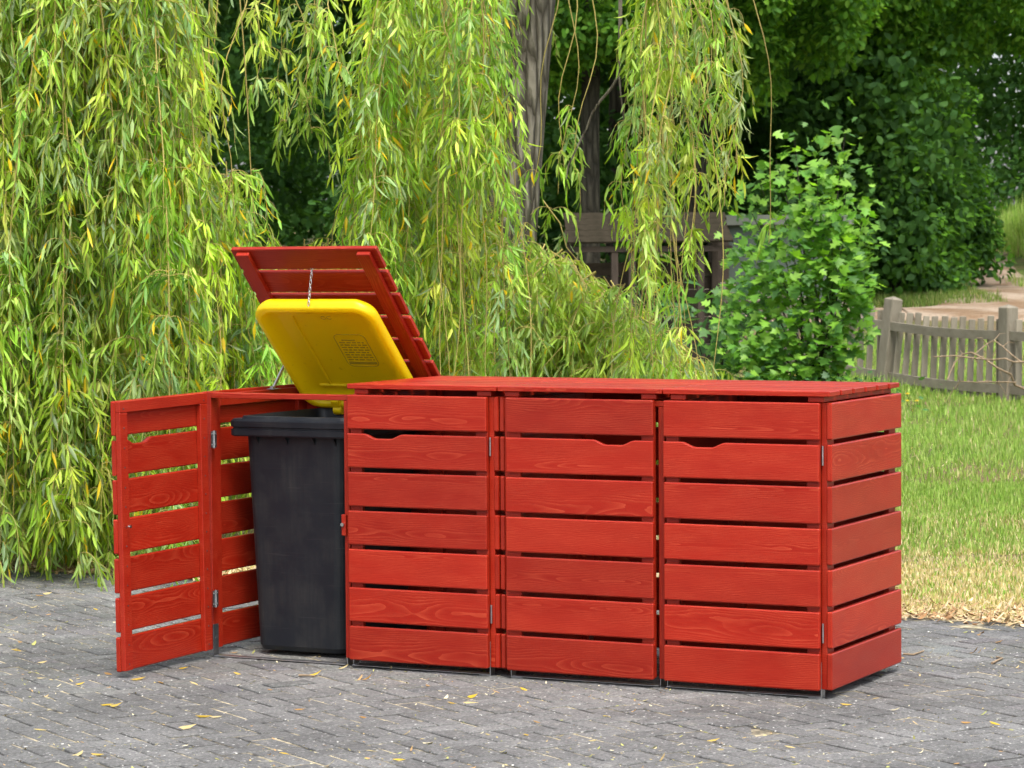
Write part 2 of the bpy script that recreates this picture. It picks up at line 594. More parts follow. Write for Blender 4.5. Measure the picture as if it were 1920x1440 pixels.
def path_mat():
    m, nt, p, out = nmat('gravel_path')
    pos = N(nt, 'NewGeometry').outputs['Position']
    n = noise(nt, pos, .9, 5, .65); f = noise(nt, pos, 30, 4, .7)
    c = mixc(nt, ramp(nt, n, [(.4, 0.0), (.62, 1.0)]), (.19, .125, .075), (.33, .265, .2))
    c = mixc(nt, .6, c, ramp(nt, f, [(.3, .55), (.7, 1.4)]), 'MULTIPLY')
    nt.links.new(c, p.inputs['Base Color']); p.inputs['Roughness'].default_value = .95
    p.inputs['Specular IOR Level'].default_value = .1
    bump(nt, p, f, .6, .02)
    return m


GROUND = ground_mat()
PATH = path_mat()

# ------------------------------------------------------------------ ground
ys = np.unique(np.concatenate([np.arange(-40, 2, 3.0), [2.2, 2.26, 2.32, 2.38, 2.44, 2.5], np.arange(2.6, 30, .45), np.arange(30, 75, .8), np.arange(75, 170, 5)]))
xs = np.unique(np.concatenate([np.arange(-120, -46, 6.0), np.arange(-46, 12, .7), np.arange(12, 120, 6.0)]))
X, Y = np.meshgrid(xs, ys)
Z = terrain(X, Y)
nx, ny = len(xs), len(ys)
ii, jj = np.meshgrid(np.arange(nx - 1), np.arange(ny - 1))
a = (jj * nx + ii).ravel()
me = bpy.data.meshes.new('ground')
me.from_pydata(np.stack([X, Y, Z], -1).reshape(-1, 3).tolist(), [], np.stack([a, a + 1, a + nx + 1, a + nx], -1).tolist())
me.materials.append(GROUND)
dat = me.attributes.new('dryness', 'FLOAT', 'POINT')
dat.data.foreach_set('value', np.clip(1.1 - (Y - EDGE) / 4.0, 0, 1).astype(np.float32).ravel())
me.polygons.foreach_set('use_smooth', [True] * len(me.polygons))
tag(obj('ground', me), kind='structure')

# paved yard: bedding sheet with herringbone pavers laid on it
PX0, PX1, PY0 = -9.0, 9.5, -11.5
mb = MB()
mb.add([(PX0, PY0, -.0035), (PX1, PY0, -.0035), (PX1, EDGE - .02, -.0035), (PX0, EDGE - .02, -.0035)], [(0, 1, 2, 3)])
mb.add([(-120, -60, -.012), (120, -60, -.012), (120, 2.3, -.012), (-120, 2.3, -.012)], [(0, 1, 2, 3)])
pavement = tag(mb.build('pavement', JOINT), kind='structure')
PA = R(-31.5)
PL, PW, JT, PB = .2, .1, .012, .003


def paver_verts(x, y, ang, h=0.0, tx=0.0, ty=0.0):
    l, w = PL / 2 - JT / 2, PW / 2 - JT / 2
    q = []
    for (i, z) in ((0.0, -.03), (0.0, -PB), (PB, 0.0)):
        for sx, sy in ((-1, -1), (1, -1), (1, 1), (-1, 1)):
            px_, py_ = sx * (l - i), sy * (w - i)
            q.append((px_, py_, z + h + px_ * tx + py_ * ty))
    q = np.array(q); c, s = math.cos(ang), math.sin(ang)
    return np.stack([x + q[:, 0] * c - q[:, 1] * s, y + q[:, 0] * s + q[:, 1] * c, q[:, 2]], 1)


PF = []
for r_ in range(2):
    for k in range(4):
        a_, b_, c_, d_ = r_ * 4 + k, r_ * 4 + (k + 1) % 4, r_ * 4 + 4 + (k + 1) % 4, r_ * 4 + 4 + k
        PF += [(a_, b_, c_), (a_, c_, d_)]
PF += [(8, 9, 10), (8, 10, 11)]
PF = np.array(PF)
cells = []
w_ = PW
for i in range(-140, 140):
    for j in range(-140, 140):
        # 2:1 herringbone: a lying paver starts where (i - j) % 4 == 0, a standing one where it is 3
        k = (i - j) % 4
        if k == 0: cells.append(((i + 1) * w_, (j + .5) * w_, 0.0))
        elif k == 3: cells.append(((i + .5) * w_, (j + 1) * w_, math.pi / 2))
ca, sa = math.cos(PA), math.sin(PA)
pav = []
for (x, y, an) in cells:
    X_, Y_ = x * ca - y * sa, x * sa + y * ca
    if PX0 < X_ < PX1 and PY0 < Y_ < EDGE - .07 + .05 * math.sin(X_ * 2.1):
        pav.append((X_, Y_, an + PA))
pav = np.array(pav)
tones = np.clip(rng.normal(1, .1, len(pav)), .7, 1.4)[:, None] * np.array([[.112, .1115, .108]]) + rng.normal(0, .0015, (len(pav), 3))
pu, pvv = w2uv(pav[:, 0], pav[:, 1])
zz_ = CAM[2] / pvv
inview = (np.abs(pu / pvv) < .186) & (pvv > 8.9) & (pvv < 13)
# those hidden below the enclosures do not count
hid = (pav[:, 0] > -.6) & (pav[:, 0] < 2.0) & (pav[:, 1] > .05) & (pav[:, 1] < 2.3)
order = np.argsort(np.where(inview & ~hid, pvv, 99))[:300]
single = np.zeros(len(pav), bool); single[order] = True
tb = TB()
tv = TB()
variants = []
for k in range(12):
    t_ = TB(); t_.add(paver_verts(0, 0, 0, 0, rng.normal(0, .0025), rng.normal(0, .003)), PF, np.clip(rng.normal(1, .1), .7, 1.4) * np.array([.112, .1115, .108]))
    variants.append(t_.mesh('paver', PAVER, False))
for n_, (x, y, an) in enumerate(pav):
    if single[n_]:
        obj('paver', variants[int(rng.integers(12))], pavement, (x, y, float(rng.normal(0, .0012))), (0, 0, an + float(rng.normal(0, .006))))
    else:
        tb.add(paver_verts(x, y, an + rng.normal(0, .006), rng.normal(0, .0012), rng.normal(0, .0025), rng.normal(0, .003)), PF, tones[n_])
tag(tb.build('paver_field', PAVER, pavement, smooth=False), kind='stuff')


# footpath behind the fence
def strip(name, pts, widths, dz):
    mb = MB(); P = np.array(pts, float)
    t = np.linspace(0, len(P) - 1, 60); i = np.clip(t.astype(int), 0, len(P) - 2); f = (t - i)[:, None]
    P0, P1, P2, P3 = P[np.clip(i - 1, 0, None)], P[i], P[i + 1], P[np.clip(i + 2, None, len(P) - 1)]
    C = .5 * (2 * P1 + (P2 - P0) * f + (2 * P0 - 5 * P1 + 4 * P2 - P3) * f ** 2 + (3 * P1 - P0 - 3 * P2 + P3) * f ** 3)
    wd = np.interp(t, np.arange(len(widths)), widths) * (1 + .08 * np.sin(t * 3.1))
    T = np.gradient(C, axis=0); T /= np.linalg.norm(T, axis=1)[:, None]; Nn = np.stack([-T[:, 1], T[:, 0]], 1)
    rows = []
    for k in range(7):
        q = C + Nn * (wd * (k / 6 - .5))[:, None]
        x, y = uv2w(q[:, 0], q[:, 1]); rows.append(np.stack([x, y, terrain(x, y) + dz - (0 if 0 < k < 6 else .12)], 1))
    V = np.stack(rows, 1).reshape(-1, 3)
    F = [(a * 7 + b, a * 7 + b + 1, a * 7 + 8 + b, a * 7 + 7 + b) for a in range(59) for b in range(6)]
    mb.add(V, F, 0, True)
    return tag(mb.build(name, PATH), kind='structure')


strip('footpath', [(-6, 39.2), (2, 39.0), (5, 38.9), (6.8, 40.2), (7.7, 44.5), (8.6, 50), (9.7, 57), (11.2, 66), (14, 78)], [2.2, 2.2, 2.4, 2.3, 1.7, 1.4, 1.3, 1.2, 1.2], .06)
strip('footpath', [(5.5, 38.7), (8, 38.7), (10, 39.5), (13, 41), (18, 43)], [2.0, 2.2, 2.2, 2.2, 2.2], .075)

# ------------------------------------------------------------------ bin enclosures
ZB, ZT, SH, SG = .0326, 1.10, .1365, .0187
SP = SH + SG
DW = .627


def slat_mesh(length, h=SH, th=.02):
    k = 2.4 / 4.6         # planed edges: taller than deep
    mb = MB(); mb.box(-length / 2, length / 2, -th / 2 / k, th / 2 / k, -h / 2, h / 2, .0046)
    mb.v = [(x, y * k, z) for x, y, z in mb.v]
    return mb.mesh('slat', RED)


def notch_mesh(length, x0, x1, dep, h=SH, th=.02):
    """slat with a hand grip cut into its upper edge"""
    zt = h / 2; b = .0046; by = .0024
    prof = [(-length / 2, -zt), (length / 2, -zt), (length / 2, zt)]
    s = .06
    arc = []
    for k in range(11):
        t = k / 10; arc.append((x1 - s * t, zt - dep * (3 * t * t - 2 * t ** 3)))
    for k in range(11):
        t = k / 10; arc.append((x0 + s * (1 - t), zt - dep * (3 * (1 - t) ** 2 - 2 * (1 - t) ** 3)))
    prof += arc + [(-length / 2, zt)]
    n = len(prof); mb = MB()
    c = np.array(prof); nrm = []
    for i in range(n):
        e0 = c[i] - c[i - 1]; e1 = c[(i + 1) % n] - c[i]
        n0 = np.array([-e0[1], e0[0]]) / (np.linalg.norm(e0) + 1e-9); n1 = np.array([-e1[1], e1[0]]) / (np.linalg.norm(e1) + 1e-9)
        m_ = n0 + n1; m_ /= (np.linalg.norm(m_) + 1e-9); nrm.append(m_ / max(.5, float(m_ @ n0)))
    ins = c + np.array(nrm) * b
    rings = [(ins, -th / 2), (c, -th / 2 + by), (c, th / 2 - by), (ins, th / 2)]
    V = [(p[0], y, p[1]) for pts, y in rings for p in pts]
    F = [(r * n + i, r * n + (i + 1) % n, (r + 1) * n + (i + 1) % n, (r + 1) * n + i) for r in range(3) for i in range(n)]
    F = [f[::-1] for f in F]
    F.append(tuple(range(n))); F.append(tuple(range(3 * n, 4 * n))[::-1])
    mb.add(V, F)
    return mb.mesh('slat', RED)


DOOR_SLAT = slat_mesh(DW)
GRIP_R = notch_mesh(DW, -DW / 2 + .372, -DW / 2 + .552, .019)     # grip near the right (free) end
GRIP_L = notch_mesh(DW, DW / 2 - .552, DW / 2 - .372, .019)
SIDE_SLAT = slat_mesh(.798)
LIDW = .69
LSH = (.798 - 5 * .0185) / 6
LID_SLAT = slat_mesh(LIDW, LSH)


def board(name, x0, x1, y0, y1, z0, z1, parent, mat=RED, bev=.0025, off=(0, 0, 0)):
    """a beam of its own; its longest side becomes local X so that the grain runs along it"""
    d = [x1 - x0, y1 - y0, z1 - z0]; ax = int(np.argmax(d))
    c = ((x0 + x1) / 2 - off[0], (y0 + y1) / 2 - off[1], (z0 + z1) / 2 - off[2])
    mb = MB()
    if ax == 0: mb.box(-d[0] / 2, d[0] / 2, -d[1] / 2, d[1] / 2, -d[2] / 2, d[2] / 2, bev); rot = (0, 0, 0)
    elif ax == 1: mb.box(-d[1] / 2, d[1] / 2, -d[0] / 2, d[0] / 2, -d[2] / 2, d[2] / 2, bev); rot = (0, 0, R(90))
    else: mb.box(-d[2] / 2, d[2] / 2, -d[1] / 2, d[1] / 2, -d[0] / 2, d[0] / 2, bev); rot = (0, R(-90), 0)
    return mb.build(name, mat, parent, c, rot)


def hinge_mesh():
    mb = MB()
    mb.box(-.020, -.004, -.0015, .0015, -.034, .034)
    mb.box(.004, .020, -.0015, .0015, -.034, .034)
    mb.tube([(0, -.002, -.036), (0, -.002, .036)], .0052, 8)
    for sx in (-.013, .013):
        for z in (-.022, .022):
            mb.tube([(sx, -.0012, z), (sx, -.0035, z)], .0032, 6)
    return mb.mesh('hinge', STEEL)


HINGE = hinge_mesh()
_h = MB(); _h.tube([(0, 0, -.036), (0, 0, .036)], .0042, 8); HINGE_SHUT = _h.mesh('hinge', STEEL)


def screws(parent, pts, axis):
    """small countersunk screw heads joined in one part"""
    mb = MB()
    for p in pts:
        p = Vector(p); d = Vector(axis) * .0012
        mb.tube([p - d, p + d], .0032, 6, smooth=False)
    return mb.build('screw_heads', DARKSTEEL, parent)


def door(root, off, hx, hy, hinge_left, rotz=0.0, sag=0.0, lean=0.0):
    """door of seven slats on two battens and a top rail; local x runs from the hinge side for left hinged doors"""
    d = bpy.data.objects.new('door', None); d.empty_display_size = .05
    # the battens and rail are the door's own frame mesh
    mb = MB()
    H = ZT - ZB
    s = 1 if hinge_left else -1
    X0, X1 = (0, DW) if hinge_left else (-DW, 0)
    mb.box(X0 + .004, X0 + .056, .0203, .0423, .004, H - .046, .002)
    mb.box(X1 - .056, X1 - .004, .0203, .0423, .004, H - .046, .002)
    mb.box(X0 + .004, X1 - .004, .0203, .0423, H - .0455, H - .001, .002)
    d = bpy.data.objects.new('door', mb.mesh('door_frame', RED))
    d.location = (hx - off[0], hy - off[1], ZB - off[2]); d.rotation_euler = (lean, sag, rotz)
    link(d, root)
    for k in range(7):
        me_ = DOOR_SLAT
        if k == 5: me_ = GRIP_R if hinge_left else GRIP_L
        obj('slat', me_, d, ((X0 + X1) / 2 + random.uniform(-.0012, .0012), .01, k * SP + SH / 2), (0, random.uniform(-.0012, .0012), random.uniform(-.001, .001)))
    pts = []
    for k in range(7):
        for dz in (.03, .106):
            for xx in (X0 + .03, X1 - .03): pts.append((xx, .0425, k * SP + dz))
    screws(d, pts, (0, 1, 0))
    return d


def lid(root, off, x0, x1, ang):
    w = x1 - x0
    l = bpy.data.objects.new('lid', None); l.empty_display_size = .05
    l.location = (x0 - off[0], .813 - off[1], 1.1015 - off[2]); l.rotation_euler = (-ang, 0, 0)
    link(l, root)
    for xx in (.028, w - .028 - .062):
        board('batten', xx, xx + .062, -.785, -.02, .0005, .0215, l)
    pitch = LSH + .0185
    for k in range(6):
        o = obj('slat', LID_SLAT, l, (w / 2 + random.uniform(-.001, .001), -.798 + pitch * k + LSH / 2, .0217 + .01), (R(90), 0, 0), (w / LIDW, 1, 1))
    return l


def enclosure(x0, x1, label, is_open):
    off = ((x0 + x1) / 2, .43, 0)
    root = empty('bin_enclosure', off)
    tag(root, label, 'bin enclosure', 'red slatted bin enclosures')
    # side walls
    for side, xa in ((0, x0), (1, x1)):
        xo = xa + .01 if side == 0 else xa - .01
        px0, px1 = (xa + .0203, xa + .042) if side == 0 else (xa - .042, xa - .0203)
        mb = MB()
        mb.box(px0, px1, .033, .108, ZB + .001, ZT - .0005, .002)
        mb.box(px0, px1, .735, .81, ZB + .001, ZT - .0005, .002)
        mb.box(px0, px1, .1085, .7345, ZT - .062, ZT - .012, .002)
        me_ = mb.mesh('wall_posts', RED)
        wobj = bpy.data.objects.new('side_wall', me_); wobj.location = (-off[0], -off[1], 0); link(wobj, root)
        for k in range(7):
            obj('slat', SIDE_SLAT, wobj, (xo, .429 + random.uniform(-.001, .001), ZB + k * SP + SH / 2), (0, 0, R(90) if side else R(-90)))
        # steel feet
        for yy in (.05, .775):
            xf = px1 + .0015 if side == 0 else px0 - .0015
            mb = MB()
            mb.box(xf - .0015, xf + .0015, yy - .02, yy + .02, .0, .135, .0005)
            mb.box(min(xf, xf + (.05 if side == 0 else -.05)), max(xf, xf + (.05 if side == 0 else -.05)), yy - .02, yy + .02, -.0005, .003, .0005)
            mb.tube([(xf - .003, yy, .075), (xf + .004, yy, .075)], .006, 8)
            mb.build('foot_bracket', STEEL if not (is_open and side == 0 and yy < .1) else DARKSTEEL, root, (-off[0], -off[1], 0))
    # back wall
    mb = MB()
    xm = (x0 + x1) / 2
    mb.box(xm - .035, xm + .035, .7865, .807, ZB, ZT - .001, .002)
    bw = mb.build('back_wall', RED, root, (-off[0], -off[1], 0))
    bl = slat_mesh(x1 - x0 - .05)
    for k in range(7):
        obj('slat', bl, bw, (xm, .8175, ZB + k * SP + SH / 2), (0, 0, R(180)))
    # front: middle post, top rail, base strip
    board('middle_post', xm - .013, xm + .013, .034, .104, ZB, 1.0735, root, off=off)
    board('divider_rail', xm - .010, xm + .010, .106, .785, .985, 1.0985, root, off=off)
    board('front_rail', x0 + .0425, x1 - .0425, .034, .078, 1.074, 1.0965, root, off=off)
    mb = MB()
    for sx in (-1, 1):
        xf = xm + sx * .0145
        mb.box(xf - .0013, xf + .0013, .05, .09, 0, .12, .0005)
    mb.build('middle_foot', STEEL, root, (-off[0], -off[1], 0))
    for (xa, xb) in ((x0 + .046, xm - .017), (xm + .017, x1 - .046)):
        mb = MB(); mb.box(xa, xb, .032, .07, .0035, .007, .0008)
        mb.build('base_strip', STEEL, root, (-off[0], -off[1], 0))
    # doors
    if is_open:
        door(root, off, x0 + .0225, -.004, True, R(-90.5), .011, .005)
    else:
        door(root, off, x0 + .039, 0, True)
    door(root, off, x1 - .039, 0, False)
    for z in (.245, .905):
        if is_open:
            obj('hinge', HINGE, root, (x0 + .0635 - off[0], .0205 - off[1], z), (0, 0, R(90)))
        obj('hinge', HINGE_SHUT, root, (x1 - .039 + .0045 - off[0], .0265 - off[1], z))
    # lids
    s = (x0 + x1) / 2 + .011
    l1 = lid(root, off, x0 - .004, s - .002, R(45.4) if is_open else 0.0)
    lid(root, off, s + .002, x1 - .003, 0.0)
    if is_open:
        mb = MB(); mb.box(xm - .020, xm + .0005, .0195, .0335, .53, .615, .002)
        lb = mb.build('latch_block', RED, root, (-off[0] , -off[1], 0))
        mb = MB(); mb.tube([(xm - .012, .020, .575), (xm - .012, .010, .575)], .0075, 10)
        mb.build('bolt', LINKSTEEL, lb)
        # stay rod holding the raised lid
        mb = MB()
        a_, b_ = Vector((-.672, .53, 1.088)), Vector((-.672, .672, 1.232))
        mb.tube([a_, a_ + (b_ - a_) * .6], .0072, 10); mb.tube([a_ + (b_ - a_) * .55, b_ + (b_ - a_) * .1], .0052, 10)
        mb.box(-.684, -.648, .50, .56, 1.0885, 1.0915, .0005)
        mb.box(-.679, -.665, .518, .542, 1.0915, 1.1, .001)
        mb.build('stay_rod', STEEL, root, (-off[0], -off[1], 0))
        # chain from the raised lid to the front edge of the bin's lid
        mb = MB()
        top, bot = Vector((-.362, .349, 1.612)), Vector((-.352, .30, 1.452))
        nl = 11
        for k in range(nl):
            c_ = top + (bot - top) * ((k + .5) / nl)
            ring = []
            for q in range(13):
                t = 2 * math.pi * q / 12
                sx, sz = .0045 * math.cos(t), .0112 * math.sin(t)
                ring.append(c_ + (Vector((sx, 0, sz)) if k % 2 == 0 else Vector((0, sx, sz))))
            mb.tube(ring, .0016, 6, cap=False)
        mb.box(-.372, -.352, .345, .352, 1.613, 1.625, .0008)
        mb.build('chain', LINKSTEEL, root, (-off[0], -off[1], 0))
    return root


encA = enclosure(-.709, .666, 'red slatted double bin enclosure with its left door and lid open', True)
encB = enclosure(.672, 2.047, 'red slatted double bin enclosure at the right with both doors shut', False)
mbx = MB()
for (x_, y_) in ((-.643, -.606),):
    mbx.tube([(x_ + .001, y_, .60), (x_ + .012, y_, .60)], .0065, 8)
bd = mbx.build('door_bolt', LINKSTEEL, encA, (-encA.location[0], -encA.location[1], 0))


# ------------------------------------------------------------------ wheelie bin
def rrect(cx, cy, w, d, r, n=6):
    pts = []
    for (sx, sy, a0) in ((1, -1, -90), (1, 1, 0), (-1, 1, 90), (-1, -1, 180)):
        for k in range(n + 1):
            t = R(a0 + 90 * k / n)
            pts.append((cx + sx * (w / 2 - r) + r * math.cos(t), cy + sy * (d / 2 - r) + r * math.sin(t)))
    return pts


def loft(mb, loops, mi=0, smooth=True, cap0=True, cap1=True):
    n = len(loops[0]); V = [p for l in loops for p in l]
    F = [(r * n + i, r * n + (i + 1) % n, (r + 1) * n + (i + 1) % n, (r + 1) * n + i) for r in range(len(loops) - 1) for i in range(n)]
    mb.add(V, F, mi, smooth)
    if cap0: mb.add(loops[0], [tuple(range(n))[::-1]], mi)
    if cap1: mb.add(loops[-1], [tuple(range(n))], mi)


BX, BY = -.34, .465
broot = empty('wheelie_bin', (BX, BY, 0))
tag(broot, 'black wheelie bin with raised yellow lid inside the open enclosure bay', 'bin')
mb = MB()
body = [(.02, .405, .545, .045), (.04, .425, .565, .05), (.45, .452, .597, .05), (.86, .48, .63, .05), (.925, .484, .634, .05)]
lo = []
for z, w, d, r in body:
    lo.append([(x, y, z) for x, y in rrect(0, .0 - .0, w, d, r)])
coll = [(.914, .572, .712, .035), (.92, .58, .72, .035), (.942, .58, .72, .035), (.946, .568, .708, .035), (.950, .568, .708, .035), (.954, .582, .722, .035), (.976, .582, .722, .035), (.986, .566, .706, .035),
        (.984, .515, .655, .035), (.996, .508, .648, .035), (.997, .496, .636, .032), (.93, .47, .61, .04), (.5, .42, .56, .04), (.06, .37, .49, .04)]
for z, w, d, r in coll:
    lo.append([(x, y, z) for x, y in rrect(0, 0, w, d, r)])
loft(mb, lo, 0, False, True, True)
body_o = mb.build('body', BLACK, broot)
for f in body_o.data.polygons: f.use_smooth = False
for xx in (-.17, -.03, .1, .2):
    mb = MB()
    mb.add([(xx - .003, -.325, .925), (xx + .003, -.325, .925), (xx + .003, -.352, .925), (xx - .003, -.352, .925), (xx - .003, -.306, .87), (xx + .003, -.306, .87)],
           [(0, 1, 2, 3), (2, 1, 5), (0, 3, 4), (3, 2, 5, 4), (1, 0, 4, 5)])
    mb.build('rim_gusset', BLACK, broot)
mb = MB(); mb.tube([(-.27, .37, .955), (.27, .37, .955)], .014, 10)
for xx in (-.27, -.09, .09, .27):
    mb.box(xx - .012, xx + .012, .33, .385, .93, .98, .003)
mb.build('handle', BLACK, broot)
mb = MB()
for sx in (-1, 1):
    mb.tube([(sx * .20, .25, .1), (sx * .26, .25, .1)], .099, 24)
mb.build('wheel', BLACK, broot)

# lid, built closed in its own frame (hinge at the origin, front towards -y) and turned up about the hinge
LL, LW = .635, .565
mb = MB()
def lidloop(inset, z, bow=0.0):
    pts = rrect(0, -LL / 2, LW - 2 * inset, LL - 2 * inset, max(.02, .075 - inset * .5), 7)
    out = []
    for x, y in pts:
        k = 0.0
        if y < -LL * .8: k = bow * max(0, 1 - (x / (LW * .42)) ** 2)
        out.append((x, y - k, z))
    return out
L_ = [lidloop(.085, .0335), lidloop(.07, .0335), lidloop(.052, .026), lidloop(.034, .018), lidloop(.024, -.004), lidloop(.020, -.009, .002), lidloop(.004, -.010, .006),
      lidloop(-.004, -.005, .010), lidloop(-.004, .012, .014), lidloop(-.006, .018, .034), lidloop(-.002, .036, .036), lidloop(.006, .048, .026), lidloop(.03, .058), lidloop(.12, .064)]
loft(mb, L_, 0, True, True, True)
lid_o = mb.build('lid', YELLOW, broot, (-.014, .768 - BY, 1.006), (R(-43.5), 0, 0))
mb = MB()
for xx in (-.135,):
    mb.box(xx - .006, xx + .006, -LL + .09, -.10, .0255, .0345, .003)
mb.build('rib', YELLOW, lid_o)
mb = MB(); mb.box(-.19, .19, -.115, -.100, .024, .0345, .004); mb.build('rib', YELLOW, lid_o)
mb = MB()
for sx in (-1, 1):
    mb.tube([(sx * .13 - .02, .012, -.01), (sx * .13 + .02, .012, -.01)], .02, 12)
    mb.box(sx * .13 - .022, sx * .13 + .022, -.05, .012, -.014, .02, .006)
mb.build('hinge_lug', YELLOW, lid_o)
# embossed information panel: an outlined field with rows of tiny lines, and a small mark above it
mb = MB()
ol = rrect(.085, -.33, .15, .20, .025, 5)
for i in range(len(ol)):
    p, q = Vector((*ol[i], .0335)), Vector((*ol[(i + 1) % len(ol)], .0335))
    mb.tube([p, q], .0022, 4, smooth=False)
for k in range(9):
    y = -.395 + k * .0155
    if k in (0,): mb.box(.04, .105, y - .003, y + .003, .0325, .0338); continue
    x = .022
    while x < .145:
        l = random.uniform(.008, .03)
        mb.box(x, min(x + l, .15), y - .0035, y + .0035, .0328, .0338); x += l + .006
mb.box(.018, .152, -.258, -.242, .0325, .0337)
mb.build('information_panel', EMBOSS, lid_o)
mb = MB()
for cx_, rr in ((.012, .011), (.04, .011)):
    ring = [(cx_ + rr * math.cos(t), -.535 + rr * .8 * math.sin(t), .0335) for t in np.linspace(.5, 5.6, 12)]
    mb.tube(ring, .0016, 4)
mb.build('moulded_mark', EMBOSS, lid_o)

# ------------------------------------------------------------------ willow
WILLOW_GREEN = np.array([(.25, .40, .035), (.19, .34, .04), (.31, .45, .05), (.24, .36, .11), (.37, .48, .075)])
YLEAF = np.array([.74, .52, .02])


def willow_strand(tb, top, zbot, dens=.9, sway=.17, bare=0.0, light=0.0, spread=1.0, org=None):
    """one hanging branch: a thin stem with drooping side twigs carrying narrow leaves"""
    org = top if org is None else org
    Ln = max(.3, top[2] - zbot)
    n = max(5, int(Ln / .12))
    t = np.linspace(0, 1, n)
    ph = rng.uniform(0, 6.3, 4)
    az = rng.uniform(0, 2 * np.pi)
    dx = sway * (.6 * np.sin(t * 3.0 + ph[0]) - .6 * np.sin(ph[0]) + .12 * np.sin(t * 11 + ph[1]))
    dy = sway * (.6 * np.sin(t * 2.6 + ph[2]) - .6 * np.sin(ph[2]) + .12 * np.sin(t * 10 + ph[3]))
    P = np.stack([top[0] + dx, top[1] + dy, top[2] - Ln * t], 1)
    tw = np.array([.40, .33, .10]) * rng.uniform(.6, 1.15)
    tb.tube(P - org, np.linspace(.0052, .002, n), tw, 4, 1)
    # tufts along the stem: several twigs leave one node, arch out and droop
    s = bare * Ln + rng.uniform(0, .1)
    LB, LD, LS, LLn, LWd, LC = [], [], [], [], [], []
    tone = rng.uniform(.7, 1.35) * np.array([rng.uniform(.85, 1.2), 1.0, rng.uniform(.8, 1.5)])
    while s < Ln:
        f = s / Ln * (n - 1); i = min(int(f), n - 2)
        b0 = P[i] + (P[i + 1] - P[i]) * (f - i)
        tuft = WILLOW_GREEN[rng.integers(5)] * tone * rng.uniform(.8, 1.25)
        if light: tuft = tuft * (1 - light) + np.array([.30, .40, .07]) * light
        for w_ in range(int(rng.integers(2, 5))):
            b = b0 + np.array([0, 0, rng.uniform(-.03, .03)])
            tl = rng.uniform(.08, .36) * spread
            a_ = rng.uniform(0, 2 * np.pi)
            o = np.array([np.cos(a_), np.sin(a_), 0])
            m = max(3, int(tl / .024))
            q = np.linspace(0, 1, m)
            out = tl * rng.uniform(.25, .8)
            Q = b + o[None] * (out * (1 - (1 - q) ** 2))[:, None] + np.array([0, 0, -1])[None] * (tl * .85 * q ** 1.5 - tl * .2 * np.sin(q * np.pi))[:, None]
            if tl > .14: tb.tube(Q - org, np.linspace(.002, .001, m), tw * 1.1, 3, 1)
            k = m
            tang = norm(np.gradient(Q, axis=0))
            sd_ = norm(np.cross(tang, np.array([0, 0, 1.0])) + rng.normal(0, .4, (k, 3)))
            sg = np.where(np.arange(k) % 2 == 0, 1.0, -1.0)[:, None]
            D = norm(tang * .4 + sd_ * sg * .32 + o[None] * .12 + np.array([0, 0, -.72]) + rng.normal(0, .24, (k, 3)))
            LB.append(Q); LD.append(D); LS.append(rdir(k)); LLn.append(rng.uniform(.07, .13, k)); LWd.append(rng.uniform(.0062, .0108, k))
            LC.append(np.clip(tuft[None] * rng.uniform(.75, 1.3, (k, 1)) + rng.normal(0, .008, (k, 3)), .005, 1))
        s += rng.uniform(.06, .17) / dens
        if rng.random() < .12: s += rng.uniform(.05, .25)
    if LB:
        B = np.concatenate(LB); C = np.concatenate(LC)
        yl = rng.random(len(B)) < .022
        C[yl] = YLEAF * rng.uniform(.7, 1.1, (yl.sum(), 1))
        pale = rng.random(len(B)) < .06
        C[pale] = np.array([.25, .33, .17]) * rng.uniform(.8, 1.1, (pale.sum(), 1))
        leaves(tb, B - org, np.concatenate(LD), np.concatenate(LS), np.concatenate(LLn), np.concatenate(LWd), C, LANCE, .45, rng.normal(.1, .2, len(B)))
        return len(B)
    return 0


